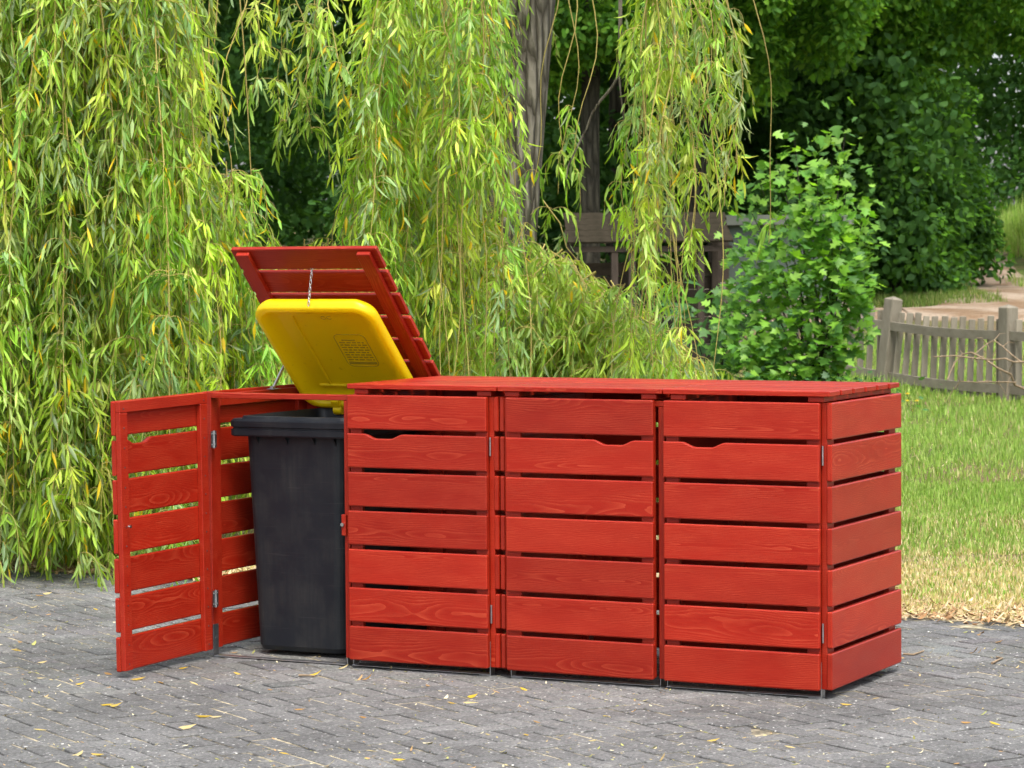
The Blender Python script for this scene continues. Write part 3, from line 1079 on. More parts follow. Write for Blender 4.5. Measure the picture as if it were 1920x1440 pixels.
# (px range, top py, bottom py range, v range, count, options)
ZCAP = 3.75
REG = [
    # left curtain down to the yard edge
    ((-180, 175), -200, (960, 1085), (14.0, 15.6), 52, {}),
    ((-180, 190), -200, (760, 1000), (14.2, 17.0), 45, {}),
    ((-180, 320), -200, (350, 720), (14.0, 17.5), 56, {}),
    ((180, 320), -200, (900, 1110), (14.2, 16.0), 28, {}),
    ((200, 330), -200, (720, 1000), (14.4, 17.0), 36, {}),
    ((325, 350), -160, (250, 520), (14.6, 16.0), 6, {'spread': .8}),
    ((400, 450), 300, (560, 1000), (15.0, 16.5), 3, {'sway': .08}),
    ((470, 490), 320, (380, 480), (14.8, 15.4), 1, {'spread': 1.2}),
    # tips hanging into the dark gap
    ((420, 640), -160, (110, 250), (15.0, 17.5), 8, {'bare': .35, 'spread': .7}),
    # middle mass
    ((715, 770), -160, (420, 760), (15.5, 19), 20, {'dens': .8, 'spread': .8}),
    ((720, 1030), -160, (220, 560), (15.5, 20), 44, {'dens': .9}),
    ((720, 1020), -160, (560, 900), (15.8, 19), 44, {'dens': .9}),
    ((820, 980), 200, (650, 900), (15.5, 18), 20, {}),
    ((1010, 1050), 150, (280, 420), (16, 18), 6, {'bare': .2, 'spread': .7}),
    ((1085, 1095), 120, (310, 330), (16, 16.5), 2, {'bare': .55, 'spread': .6}),
    # right hand column
    ((1215, 1330), -160, (130, 300), (15.5, 17.0), 11, {'spread': .6}),
    ((1205, 1260), -160, (400, 540), (15.6, 17.0), 10, {'spread': .6, 'bare': .05}),
    ((1210, 1270), 240, (600, 800), (15.6, 17), 11, {'spread': .8, 'light': .2}),
    ((1300, 1350), -160, (180, 440), (15.8, 16.6), 5, {'spread': .5, 'bare': .3}),
    ((1388, 1395), 260, (440, 460), (16, 16.4), 1, {'spread': .5, 'bare': .7}),
    ((1260, 1300), 470, (680, 740), (15.8, 16.5), 5, {'spread': .7, 'bare': .2}),
]
org0 = pix(930, 700, 19.0); org0[2] = 0
wroot = empty('willow_tree', org0)
tag(wroot, 'weeping willow with long yellow-green hanging branches behind the enclosures', 'tree')
strands = []
for (xr, ty, by, vr, cnt, opt) in REG:
    for k in range(cnt):
        px = rng.uniform(*xr); v = rng.uniform(*vr)
        if 925 < px < 1040 and v < 19.5 and rng.random() < .9: continue
        yb = rng.uniform(*by); opt = dict(opt)
        if ty > 0: opt['bare'] = (ty + 160 + opt.get('bare', 0) * (yb - ty)) / (yb + 160)
        T = pix(px, min(ty, -160), v); Bz = pix(px, yb, v)[2]
        T[2] = min(T[2], ZCAP) - rng.uniform(0, .1)
        strands.append((v, T, max(Bz, .03), opt))
# mound of lighter drooping sprays below the right column
for k in range(230):
    f = rng.random()
    px = 1010 + 270 * f; ytop = 440 + 190 * f ** 1.3 + rng.uniform(0, 170)
    v = rng.uniform(17.5, 20)
    T = pix(px + rng.uniform(-25, 10), ytop, v)
    strands.append((v + 3, T, max(T[2] - rng.uniform(.25, .75), .05), {'light': .45, 'sway': .3, 'spread': 1.1, 'dens': 1.2}))
for k in range(70):
    px = rng.uniform(660, 1020); v = rng.uniform(17.5, 20.5)
    T = pix(px, rng.uniform(330, 560), v)
    strands.append((v + 3, T, max(T[2] - rng.uniform(.6, 1.3), .05), {'light': .15, 'sway': .25}))
for k in range(18):
    T = pix(rng.uniform(385, 450), rng.uniform(290, 420), rng.uniform(15.0, 16.8))
    strands.append((15.5, T, max(T[2] - rng.uniform(.8, 1.8), .05), {'sway': .12}))
for k in range(36):
    T = pix(rng.uniform(430, 650), rng.uniform(440, 580), rng.uniform(15.8, 17.8))
    strands.append((18, T, max(T[2] - rng.uniform(.7, 1.3), .05), {'sway': .15}))
strands.sort(key=lambda s: s[0])
rest = TB(); nl_ = 0
for k, (v, T, bz, opt) in enumerate(strands):
    if k < 300:
        t_ = TB(); nl_ += willow_strand(t_, T, bz, **opt)
        o = t_.build('hanging_branch', [LEAF, TWIG], wroot, tuple(T - org0))
    else:
        nl_ += willow_strand(rest, T, bz, org=org0, **opt)
tag(rest.build('crown', [LEAF, TWIG], wroot), kind='stuff')
print('willow strands', len(strands), 'leaves', nl_)
# trunk and limbs
mb = MB()
P0 = pix(915, 735, 19.0); P0[2] = -.05
tr = [P0, pix(925, 600, 19.0), pix(938, 430, 19.0), pix(958, 250, 19.0), pix(985, 60, 19.05), pix(1005, -110, 19.1), pix(1010, -260, 19.2)]
mb.tube([Vector(p - org0) for p in tr], [.34, .29, .255, .225, .19, .17, .14], 18, jit=.05)
mb.build('trunk', BARK, wroot)
for (tx, tyy, tv, r0) in ((150, -330, 15.0, .11), (520, -320, 15.6, .10), (800, -300, 17, .09), (1250, -300, 16.4, .09), (-150, -300, 15, .07), (1480, -260, 16.5, .06)):
    a_ = pix(1005, -140, 19.1); b_ = pix(tx, tyy, tv)
    b_[2] = ZCAP + .1; m_ = (a_ + b_) / 2 + np.array([0, 0, .45])
    pts = [Vector((a_ * (1 - t) ** 2 + 2 * m_ * t * (1 - t) + b_ * t * t) - org0) for t in np.linspace(0, 1, 9)]
    mb = MB(); mb.tube(pts, list(np.linspace(r0, .025, 9)), 8, jit=.06)
    mb.build('limb', BARK, wroot)
# bare forked branch hanging in the gap
mb = MB()
bb = [pix(x, y, 16.3) for x, y in ((1163, -170), (1163, 0), (1163, 80), (1160, 140), (1147, 165), (1125, 190), (1110, 212), (1100, 240), (1080, 280), (1066, 310), (1062, 335))]
mb.tube([Vector(p - org0) for p in bb], list(np.linspace(.013, .004, len(bb))), 7, jit=.1)
bb = [pix(x, y, 16.3) for x, y in ((1160, 140), (1166, 190), (1172, 240), (1175, 290))]
mb.tube([Vector(p - org0) for p in bb], [.007, .0055, .0045, .003], 6)
mb.build('bare_branch', BARK, wroot)


# ------------------------------------------------------------------ forest
def clump_leaves(tb, c, r, n, size, cols, tmpl=OVAL, flat=.75):
    """leaves spread through the outer part of a rounded clump"""
    d = rdir(n); rad = r * rng.uniform(.55, 1.08, n) ** .6
    B = c + d * rad[:, None] * np.array([1, 1, flat])
    D = norm(d * .6 + rng.normal(0, .55, (n, 3)) + np.array([0, 0, -.25]))
    S = norm(np.cross(D, d + np.array([0, 0, .8])) + rng.normal(0, .35, (n, 3)))
    L = size * rng.uniform(.65, 1.3, n)
    C = cols[rng.integers(len(cols), size=n)] * rng.uniform(.7, 1.3, (n, 1))
    leaves(tb, B, D, S, L, L * .32, C, tmpl, .3, rng.normal(.15, .2, n))


def inner(tb, c, r, cols, n=16, big=.3):
    """large overlapping sprays that close the inside of a clump"""
    B = c + rng.normal(0, r * .35, (n, 3))
    D = rdir(n); S = rdir(n)
    L = np.minimum(r * rng.uniform(.35, .6, n), big)
    C = cols[rng.integers(len(cols), size=n)]
    leaves(tb, B - D * (L * .5)[:, None], D, S, L, L * .42, C, OVAL, .3, 0)


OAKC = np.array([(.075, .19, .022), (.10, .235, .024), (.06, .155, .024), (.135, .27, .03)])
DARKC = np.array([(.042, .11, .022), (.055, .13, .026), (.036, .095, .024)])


def forest_tree(name, label, px, v, zlo, zhi, rad, cols, nclump, nleaf, size, lean=0.0, trunk_r=.2, group='trees of the wood', crown_c=None, core=.5, zt=None):
    u = (px - 960) / FPX * v
    x, y = uv2w(u, v); z0 = float(terrain(x, y)); base = np.array([x, y, z0])
    root = tag(empty(name, base), label, 'tree', group)
    mb = MB()
    H = zhi
    mb.tube([Vector((0, 0, -.1)), Vector((lean * .3, 0, H * .3)), Vector((lean * .7, .1, H * .6)), Vector((lean, 0, H * .9))], [trunk_r * 1.25, trunk_r, trunk_r * .8, trunk_r * .3], 12, jit=.05)
    mb.build('trunk', DBARK, root)
    for k in range(4):
        a_ = rng.uniform(0, 6.28); hh = H * rng.uniform(.35, .7)
        e = Vector((math.cos(a_) * rad * .7, math.sin(a_) * rad * .7, hh + rad * rng.uniform(.1, .5)))
        s_ = Vector((lean * hh / H, 0, hh)); m_ = (s_ + e) / 2 + Vector((0, 0, -.15))
        mb = MB(); mb.tube([s_, m_, e], [trunk_r * .45, trunk_r * .3, trunk_r * .12], 7, jit=.08)
        mb.build('limb', DBARK, root)
    tb = TB()
    cc = np.array([lean, 0, (zlo + zhi) / 2]); hz = (zhi - zlo) / 2
    for k in range(nclump):
        d = rdir(1)[0]; rr = rng.uniform(.45, 1.0) ** .5
        c = cc + d * rr * np.array([rad, rad, hz])
        r = rng.uniform(.35, .75) * max(.7, rad / 3.2)
        # clumps above the visible range only shade what is below: fewer, larger leaves there
        w = base + c; uu, vv_ = w2uv(w[0], w[1])
        top_z = CAM[2] + (483 + 60) / FPX * vv_
        vis = (w[2] - r < top_z) and abs(uu / vv_) < .21
        if vis:
            inner(tb, c, r * .8, cols, 24, .17); clump_leaves(tb, c, r, nleaf, size, cols)
        else:
            inner(tb, c, r, cols, 16, .9); clump_leaves(tb, c, r, nleaf // 3, size * 2.0, cols)
    tag(tb.build('crown', [FLEAF], root), kind='stuff')
    return root


forest_tree('oak_tree', 'bright green oak crown reaching down behind the right willow column', 1290, 39, 2.7, 9.0, 2.0, OAKC, 140, 260, .115, .85, .1)
forest_tree('oak_tree', 'dark oak standing behind the bare hanging branch', 1105, 36.5, 2.9, 9, 1.7, OAKC * .9, 110, 200, .11, .1, .13)
forest_tree('oak_tree', 'broad oak whose foliage fills the upper right corner above the path', 1690, 44, 2.6, 11, 2.8, OAKC, 180, 250, .12, -.1, .11)
forest_tree('oak_tree', 'oak at the right edge with boughs hanging over the footpath', 2060, 52, 4.3, 11, 3.0, OAKC, 110, 220, .125, 0, .2)
# leafy dark shrub mass left of the footpath
for (px, v, h, rad, lab) in ((1675, 43.5, 2.9, 1.1, 'dark leafy shrub beside the footpath bend'), (1560, 45, 3.0, 1.3, 'dark shrub filling the wood edge behind the maple'),
                             (1752, 46.0, 2.6, .85, 'dark shrub leaning over the sunny footpath'), (1640, 48, 4.2, 1.5, 'tall shadowy shrub at the wood edge under the broad oak'),
                             (1735, 49, 4.0, 1.1, 'tall shadowy shrub behind the shrub leaning over the footpath')):
    u = (px - 960) / FPX * v; x, y = uv2w(u, v); base = np.array([x, y, float(terrain(x, y))])
    root = tag(empty('shrub', base), lab, 'shrub', 'shrubs along the wood edge')
    mb = MB()
    for k in range(4):
        e = Vector((rng.normal(0, rad * .4), rng.normal(0, rad * .4), h * .7))
        mb.tube([Vector((0, 0, -.05)), e * .5 + Vector((0, 0, .1)), e], [.04, .03, .012], 6)
    mb.build('stem', DBARK, root)
    tb = TB()
    for k in range(70):
        d = rdir(1)[0]; d[2] = abs(d[2]) * 1.0
        c = np.array([0, 0, .25]) + d * np.array([rad, rad, h - .4]) * rng.uniform(.35, 1) ** .5
        r = rng.uniform(.28, .5)
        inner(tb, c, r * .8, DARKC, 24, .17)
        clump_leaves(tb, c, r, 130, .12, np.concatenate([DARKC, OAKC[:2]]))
    tag(tb.build('foliage', [FLEAF], root), kind='stuff')
# deep wood: trunks and dark understorey behind the willow
for (px, v, tr_, lab) in ((1156, 43, .15, 'dark straight trunk standing behind the mossy roof'), (700, 42, .2, 'dark trunk hidden behind the left part of the middle willow branches'),
                          (300, 44, .22, 'forest tree deep in shade behind the left willow curtain'), (800, 45, .22, 'forest tree deep in shade behind the middle willow branches'),
                          (60, 46, .22, 'forest tree in shade at the far left of the wood')):
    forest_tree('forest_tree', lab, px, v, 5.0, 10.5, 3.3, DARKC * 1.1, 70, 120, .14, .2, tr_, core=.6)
tb = TB()
for k in range(790):
    v = rng.uniform(40, 58); px = rng.uniform(-350, 2250) if k < 700 else rng.uniform(1230, 1520)
    if k >= 700: v = rng.uniform(45, 52)
    if px > 1770 and v < 60: continue
    u = (px - 960) / FPX * v; x, y = uv2w(u, v); z0 = float(terrain(x, y))
    c = np.array([x, y, z0 + rng.uniform(.1, 1) * 7.0]); r = rng.uniform(.5, 1.0)
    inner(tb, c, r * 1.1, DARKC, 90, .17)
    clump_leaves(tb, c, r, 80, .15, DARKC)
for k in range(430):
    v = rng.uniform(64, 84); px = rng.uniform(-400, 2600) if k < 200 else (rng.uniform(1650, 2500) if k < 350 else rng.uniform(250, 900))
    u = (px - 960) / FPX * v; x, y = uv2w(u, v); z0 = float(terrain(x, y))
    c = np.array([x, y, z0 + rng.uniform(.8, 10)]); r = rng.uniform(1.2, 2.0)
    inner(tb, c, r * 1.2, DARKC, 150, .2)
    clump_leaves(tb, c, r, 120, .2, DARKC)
tag(tb.build('wood', [FLEAF]), 'dark wood of dense undergrowth behind the willow and the fence', 'wood', kind='stuff')

# ------------------------------------------------------------------ shed, garden building
ROOFM = simple('mossy_roof', (.034, .027, .018), .95, 0, .3, 9, .1, 1.0, (.016, .014, .008), 8)
WALLM = simple('grey_render', (.085, .108, .088), .9, 0, .1, 4, .2, .2)
PALEW = simple('pale_plank', (.17, .185, .15), .8, 0, .12, 6, .2, .1)
DWOOD = wood('dark_timber', (.03, .022, .017), (.06, .045, .033), (.10, .08, .06), rough=.8, spec=.2)
u0, v0 = (1215 - 960) / FPX * 34, 34
sx_, sy_ = uv2w(u0, v0); sz_ = float(terrain(sx_, sy_))
shed = tag(empty('garden_shelter', (sx_, sy_, sz_)), 'small timber shelter with mossy roof behind the right willow column', 'shelter')
shed.rotation_euler = (0, 0, -YAW + R(4))
hs = 1.86 - sz_
for k in range(5):          # overlapping mossy boards
    yy, zz = -.36 + k * .15, hs - .035 + k * .07
    mb = MB(); mb.box(-1.0 + random.uniform(-.02, .02), 1.0 + random.uniform(-.02, .02), -.09, .10, -.014, .014, .004)
    mb.build('roof_board', ROOFM, shed, (0, yy + .075, zz + .03), (R(24), random.uniform(-.006, .006), 0))
board('eave_beam', -1.0, 1.0, -.31, -.24, hs - .16, hs - .09, shed, DWOOD)
for xx in (-.43, -.22, .62):
    board('post', xx - .04, xx + .04, -.30, -.22, -.05, hs - .161, shed, DWOOD)
board('post', -.04 - .9, .04 - .9, .45, .53, -.05, hs + .17, shed, DWOOD)
board('post', -.04 + .9, .04 + .9, .45, .53, -.05, hs + .17, shed, DWOOD)
for k in range(7):
    z_ = .1 + k * .17
    if z_ < hs - .2: board('plank', -.95, .95, .54, .56, z_, z_ + .16, shed, DWOOD)

u0, v0 = (1465 - 960) / FPX * 38.5, 38.5
sx_, sy_ = uv2w(u0, v0); sz_ = float(terrain(sx_, sy_))
gb = tag(empty('garden_building', (sx_, sy_, sz_)), 'low grey walled garden building with pale roof edge behind the maple', 'building')
gb.rotation_euler = (0, 0, -YAW)
ztop = 1.646 + (478 - 405) / FPX * 38.5 - sz_
mb = MB(); mb.box(-.72, .85, 0, 1.6, -.1, ztop - .12, .004); mb.build('wall', WALLM, gb)
mb = MB(); mb.box(-.95, 1.0, -.12, 1.7, ztop - .12, ztop + .02, .006); mb.build('roof', PALEW, gb)
mb = MB(); mb.box(-.9, -.72, -.05, 1.5, -.1, ztop - .125, .004); mb.build('corner_post', DWOOD, gb)

# ------------------------------------------------------------------ picket fence
FPOST = [(2.35, 35.4), (3.36, 34.0), (4.39, 32.4), (5.46, 30.6), (6.6, 28.6)]
fx, fy = uv2w(*FPOST[3]); froot = np.array([fx, fy, float(terrain(fx, fy))])
fence = tag(empty('picket_fence', froot), 'weathered grey picket fence with square posts along the lawn', 'fence')
PM = MB(); PM.box(-.55, .53, -.08, .08, -.08, .08, .01)
PM.add([(.5305, -.07, -.07), (.5305, .07, -.07), (.5305, .07, .07), (.5305, -.07, .07), (.56, 0, 0)], [(0, 1, 4), (1, 2, 4), (2, 3, 4), (3, 0, 4)])
POSTM = PM.mesh('post', WEATHERED)
KM = MB(); KM.box(-.44, .44, -.011, .011, -.042, .042, .004); PICKM = KM.mesh('picket', WEATHERED)
W = []
for k, (u, v) in enumerate(FPOST):
    x, y = uv2w(u, v); z = float(terrain(x, y)); W.append(np.array([x, y, z]))
    lean = [0, .03, .11, 0.0, .02][k]
    o = obj('post', POSTM, fence, tuple(W[-1] + np.array([0, 0, .5]) - froot))
    d = np.array(FPOST[min(k + 1, 4)]) - np.array(FPOST[max(k - 1, 0)])
    ang = math.atan2(*(np.array(uv2w(*FPOST[min(k + 1, 4)])) - np.array(uv2w(*FPOST[max(k - 1, 0)])))[::-1])
    o.matrix_local = Matrix.Translation(o.location) @ Matrix.Rotation(lean, 4, Vector((*FH, 0))) @ Matrix.Rotation(ang, 4, 'Z') @ Matrix.Rotation(R(-90), 4, 'Y')
for k in range(4):
    A, B = W[k], W[k + 1]; dd = B - A; L = float(np.linalg.norm(dd[:2])); ang = math.atan2(dd[1], dd[0])
    nrm = np.array([math.sin(ang), -math.cos(ang), 0])      # towards the camera side
    slope = math.atan2(dd[2], L)
    sag = [0, .01, .025, .01][k]
    for zr, nm_ in ((.72, 'rail'), (.13, 'rail')):
        mb = MB(); n = 8; pts = []
        for q in range(n):
            t = q / (n - 1); p = A + dd * t + np.array([0, 0, zr - sag * math.sin(math.pi * t)]) + nrm * .03 - froot
            pts.append(p)
        V = []; h_, w2 = .05, .022
        for p in pts:
            for (a_, b_) in ((-w2, -h_), (w2, -h_), (w2, h_), (-w2, h_)):
                V.append(p + nrm * a_ + np.array([0, 0, b_]))
        F = [(r * 4 + i, r * 4 + (i + 1) % 4, r * 4 + 4 + (i + 1) % 4, r * 4 + 4 + i) for r in range(n - 1) for i in range(4)]
        mb.add(V, F); mb.add(V[:4], [(3, 2, 1, 0)]); mb.add(V[-4:], [(0, 1, 2, 3)])
        mb.build(nm_, WEATHERED, fence)
    npk = int(L / .16)
    for q in range(1, npk):
        t = q / npk; p = A + dd * t - nrm * .012 + np.array([0, 0, .46 - sag * math.sin(math.pi * t) + rng.normal(0, .008)]) - froot
        tilt = [0.0, .05, .09 * (1 - t), 0.0][k] + rng.normal(0, .012)
        o = obj('picket', PICKM, fence, tuple(p))
        o.matrix_local = Matrix.Translation(Vector(p)) @ Matrix.Rotation(tilt, 4, Vector((*FH, 0))) @ Matrix.Rotation(ang, 4, 'Z') @ Matrix.Rotation(R(-90), 4, 'Y') @ Matrix.Rotation(R(90), 4, 'X')

# dead branches leaning on the fence
for lab, pts_, r0, vv in (('long bare dead branch arching against the right fence post', [(1776, 712), (1790, 680), (1805, 664), (1822, 661), (1845, 672), (1870, 690), (1895, 702), (1903, 722), (1935, 735)], .014, 29.3),
                          ('thin bare branch sweeping in from the right over the pickets', [(1750, 669), (1790, 667), (1830, 672), (1860, 675), (1885, 672), (1900, 679), (1960, 678)], .012, 29.0),
                          ('crooked dead twig rising beside the right fence post', [(1830, 662), (1850, 645), (1864, 638), (1880, 650), (1900, 668), (1915, 679)], .009, 29.1),
                          ('low dead branch lying in the grass before the pickets', [(1795, 700), (1800, 715), (1830, 717), (1870, 716), (1905, 717)], .009, 29.2)):
    P = [pix(x, y, vv + .15 * math.sin(i)) for i, (x, y) in enumerate(pts_)]
    b0 = P[-1].copy(); b0[2] = float(terrain(b0[0], b0[1]))
    mb = MB(); mb.tube([Vector(p - b0) for p in P], list(np.linspace(r0 * .5, r0, len(P))), 6, jit=.1)
    for k in range(4):
        i = rng.integers(1, len(P) - 1); e = P[i] + np.array([rng.normal(0, .12), rng.normal(0, .1), rng.uniform(-.25, .1)])
        mb.tube([Vector(P[i] - b0), Vector((P[i] + e) / 2 - b0 + np.array([0, 0, .03])), Vector(e - b0)], [.005, .004, .002], 5)
    tag(mb.build('fallen_branch', simple('dead_branch_bark', (.30, .22, .14), .8, 0, .2, 30, .2), None, tuple(b0)), lab, 'branch', 'dead branches by the fence')

# ------------------------------------------------------------------ maple and undergrowth in front of the fence
u0, v0 = (1540 - 960) / FPX * 29.6, 29.6
mx_, my_ = uv2w(u0, v0); mz_ = float(terrain(mx_, my_)); mbase = np.array([mx_, my_, mz_])
maple = tag(empty('maple_sapling', mbase), 'young bushy maple with bright green lobed leaves in front of the fence', 'tree')
MAPC = np.array([(.12, .28, .03), (.16, .33, .035), (.095, .23, .035), (.21, .39, .05), (.075, .18, .04)])
tips = []
for (px, py, dv) in ((1585, 250, 0), (1490, 262, .2), (1530, 330, -.2), (1588, 345, -.3), (1420, 330, .4), (1560, 420, -.5), (1592, 460, -.3), (1470, 400, .3), (1592, 545, -.4), (1400, 460, .3),
                     (1585, 520, -.6), (1500, 500, -.5), (1440, 560, .1), (1560, 590, -.6), (1370, 560, .3), (1590, 612, -.3), (1390, 650, 0), (1470, 650, -.4), (1550, 660, -.5), (1620, 400, -.1), (1560, 300, .1), (1455, 300, .3),
                     (1580, 460, -.5), (1520, 420, -.4), (1410, 400, .4), (1565, 640, -.5), (1350, 640, .3), (1430, 680, -.2), (1505, 690, -.4), (1380, 600, .1), (1420, 620, -.1), (1360, 690, .1), (1480, 600, -.3), (1530, 540, -.5), (1450, 480, 0)):
    tips.append(pix(px, py, v0 + dv) - mbase)
mb = MB()
for t_ in tips:
    r0 = rng.uniform(.008, .02); b_ = np.array([rng.normal(0, .10), rng.normal(0, .10), -.05]); m_ = t_ * np.array([.35, .35, .5]) + b_ * .5
    pts = [Vector(b_ * (1 - q) ** 2 + 2 * m_ * q * (1 - q) + t_ * q * q) for q in np.linspace(0, 1, 7)]
    mb.tube(pts, list(np.linspace(r0 * 1.3, .004, 7)), 6)
mb.build('stem', DBARK, maple)
extra = [np.array(tips[rng.integers(len(tips))]) * rng.uniform(.6, 1.0) + rng.normal(0, .10, 3) for k in range(26)]
big = []
for t_ in tips + extra:
    n = int(rng.integers(30, 54))
    f = rng.uniform(.0, 1, n) ** .6
    P = t_[None] * (1 - .22 * (1 - f[:, None])) + rng.normal(0, 1, (n, 3)) * np.array([.14, .14, .16])
    P[:, 2] = np.maximum(P[:, 2], .05)
    out = norm(P - np.array([0, 0, .8]))
    D = norm(out * np.array([1, 1, .2]) + rng.normal(0, .5, (n, 3)) + np.array([0, 0, -.35]) - np.array([*FH, 0]) * .35)
    S = norm(np.cross(D, np.array([0, 0, 1.0]) - np.array([*FH, 0]) * .5) + rng.normal(0, .35, (n, 3)))
    L = rng.uniform(.06, .16, n)
    C = MAPC[rng.integers(5, size=n)] * rng.uniform(.75, 1.25, (n, 1))
    for i in range(n): big.append((P[i], D[i], S[i], L[i], C[i]))
depth = [w2uv(b[0][0] + mbase[0], b[0][1] + mbase[1])[1] - b[3] * 12 for b in big]
ordr = np.argsort(depth)
tb = TB()
for rank, i in enumerate(ordr):
    P, D, S, L, C = big[i]
    t_ = TB() if rank < 300 else tb
    o_ = P if rank < 300 else np.zeros(3)
    leaves(t_, (P - o_)[None], D[None], S[None], np.array([L]), np.array([L * .52]), C[None], LOBE, .25, np.array([rng.normal(.15, .15)]))
    if rank < 300: t_.build('leaf', [LEAF], maple, tuple(P))
tag(tb.build('crown', [LEAF], maple), kind='stuff')
# big-leaved plant in the shade left of the maple, low undergrowth
for (px, py, v, hh, rad, nn, sz, lab) in ((1345, 700, 31.0, 1.35, .42, 150, .22, 'large leaved dark green plant below the grey wall'), (1450, 705, 29.2, .45, .45, 220, .08, 'low leafy undergrowth at the foot of the maple, left part'),
                                          (1580, 705, 29.0, .4, .4, 200, .08, 'low leafy undergrowth at the foot of the maple, right part')):
    x, y = uv2w((px - 960) / FPX * v, v); b_ = np.array([x, y, float(terrain(x, y))])
    root = tag(empty('plant', b_), lab, 'plant')
    mb = MB()
    for k in range(5):
        e = Vector((rng.normal(0, rad * .5), rng.normal(0, rad * .5), hh * rng.uniform(.6, 1)))
        mb.tube([Vector((0, 0, -.03)), e * .5, e], [.012, .008, .004], 5)
    mb.build('stem', DBARK, root)
    tb = TB(); P = rng.normal(0, 1, (nn, 3)) * np.array([rad, rad, 0]); P[:, 2] = rng.uniform(.05, hh, nn)
    D = norm(P * np.array([1, 1, 0]) + rng.normal(0, .4, (nn, 3)) - np.array([*FH, 0]) * .3 + np.array([0, 0, -.2])); S = norm(np.cross(D, np.array([0, 0, 1.0])) + rng.normal(0, .3, (nn, 3)))
    L = sz * rng.uniform(.6, 1.2, nn)
    leaves(tb, P, D, S, L, L * .5, np.array([.06, .15, .045]) * rng.uniform(.7, 1.4, (nn, 1)), LOBE, .2, rng.normal(.15, .15, nn))
    tag(tb.build('foliage', [LEAF], root), kind='stuff')

# ------------------------------------------------------------------ grass
GC = np.array([(.21, .33, .06), (.25, .37, .075), (.17, .29, .05), (.32, .41, .12)])
DRYC = np.array([(.50, .42, .21), (.40, .33, .16), (.58, .5, .29)])


def field_noise(x, y):
    return .5 + .25 * np.sin(x * 1.9 + 1.3 * np.sin(y * 1.1)) + .25 * np.sin(y * 2.3 + 1.7 * np.sin(x * 1.4 + .5))


def grass(tb, n, ur, vr, hmin, hmax, dry_edge=False, lush=1.0, pxr=None):
    v = rng.uniform(vr[0] ** .5, vr[1] ** .5, n) ** 2
    u = rng.uniform(ur[0], ur[1], n) if pxr is None else (rng.uniform(pxr[0], pxr[1], n) - 960) / FPX * v
    x, y = uv2w(u, v)
    k = y > EDGE + .03 + .05 * np.sin(x * 5)
    x, y, u, v = x[k], y[k], u[k], v[k]; n = len(x)
    z = terrain(x, y)
    fn = field_noise(x, y)
    e = np.clip((y - EDGE - .3) / 6.5, 0, 1) if dry_edge else np.ones(n)
    h = (hmin + (hmax - hmin) * rng.random(n)) * (.45 + .55 * e) * (.7 + .6 * fn)
    dry = rng.random(n) < np.clip(1.05 - 1.2 * e + .5 * (.6 - fn), .08, .96)
    C = GC[rng.integers(4, size=n)] * rng.uniform(.7, 1.3, (n, 1)) * lush
    C[dry] = DRYC[rng.integers(3, size=dry.sum())] * rng.uniform(.7, 1.2, (dry.sum(), 1))
    az = rng.uniform(0, 6.283, n); le = rng.uniform(.05, .7, n)
    D = np.stack([np.cos(az) * le, np.sin(az) * le, np.ones(n)], 1)
    flat = dry & (rng.random(n) < .7)
    D[flat, 2] = .15
    S = np.stack([-np.sin(az), np.cos(az), np.zeros(n)], 1) + rng.normal(0, .5, (n, 3)) * np.array([1, 1, 0])
    leaves(tb, np.stack([x, y, z - .005], 1), D, S, h, rng.uniform(.0022, .0045, n) * (1 + v / 40), C, BLADE, 0, rng.uniform(.05, .5, n))


tb = TB()
grass(tb, 60000, None, (11.8, 20), .025, .075, True, pxr=(1500, 2150))
grass(tb, 32000, None, (20, 34), .04, .11, pxr=(1280, 2150))
grass(tb, 16000, None, (13, 19), .04, .12, True, pxr=(-250, 700))
grass(tb, 14000, None, (14, 30), .05, .15, True, pxr=(400, 1500))
tag(tb.build('lawn_grass', [GRASS]), 'sunlit lawn grass, dry and straw coloured near the paving', 'grass', kind='stuff')
tb = TB()
grass(tb, 9000, None, (31, 35.6), .06, .2, lush=1.1, pxr=(1550, 2100))
grass(tb, 12000, (3.5, 7.3), (40.9, 46), .07, .2, lush=.6)
grass(tb, 14000, (10.0, 13.5), (50, 62), .35, .75, lush=1.25)
grass(tb, 5000, (8.3, 11.5), (41, 47), .1, .3, lush=.9)
tag(tb.build('verge_grass', [GRASS]), 'taller grass on the bank and verges along the footpath', 'grass', kind='stuff')

# dry leaf litter along the yard edge and on the paving
tb = TB()
n = 9000
x = rng.uniform(-7, 6, n); y = EDGE - .08 + np.abs(rng.normal(0, .28, n)) - .1 * rng.random(n)
az = rng.uniform(0, 6.28, n)
D = np.stack([np.cos(az), np.sin(az), rng.normal(.05, .25, n)], 1); S = np.stack([-np.sin(az), np.cos(az), rng.normal(0, .35, n)], 1)
C = np.array([(.42, .27, .14), (.55, .42, .26), (.30, .17, .08), (.56, .44, .24)])[rng.integers(4, size=n)] * rng.uniform(.6, 1.2, (n, 1))
leaves(tb, np.stack([x, y, np.maximum(terrain(x, y), 0) + rng.uniform(.002, .02, n)], 1), D, S, rng.uniform(.02, .06, n), rng.uniform(.004, .011, n), C, OVAL, .4, rng.normal(0, .3, n))
n = 17000       # crumbs on the paving, thicker along joints and in drifts
x = rng.uniform(-6, 6, n); y = rng.uniform(-5.5, EDGE, n)
keep = rng.random(n) < .25 + .75 * (field_noise(x * 1.2, y * 1.2) > .55)
x, y = x[keep], y[keep]; n = len(x)
az = np.where(rng.random(n) < .5, PA, PA + np.pi / 2) + rng.normal(0, .5, n)
D = np.stack([np.cos(az), np.sin(az), rng.normal(.02, .1, n)], 1); S = np.stack([-np.sin(az), np.cos(az), rng.normal(0, .2, n)], 1)
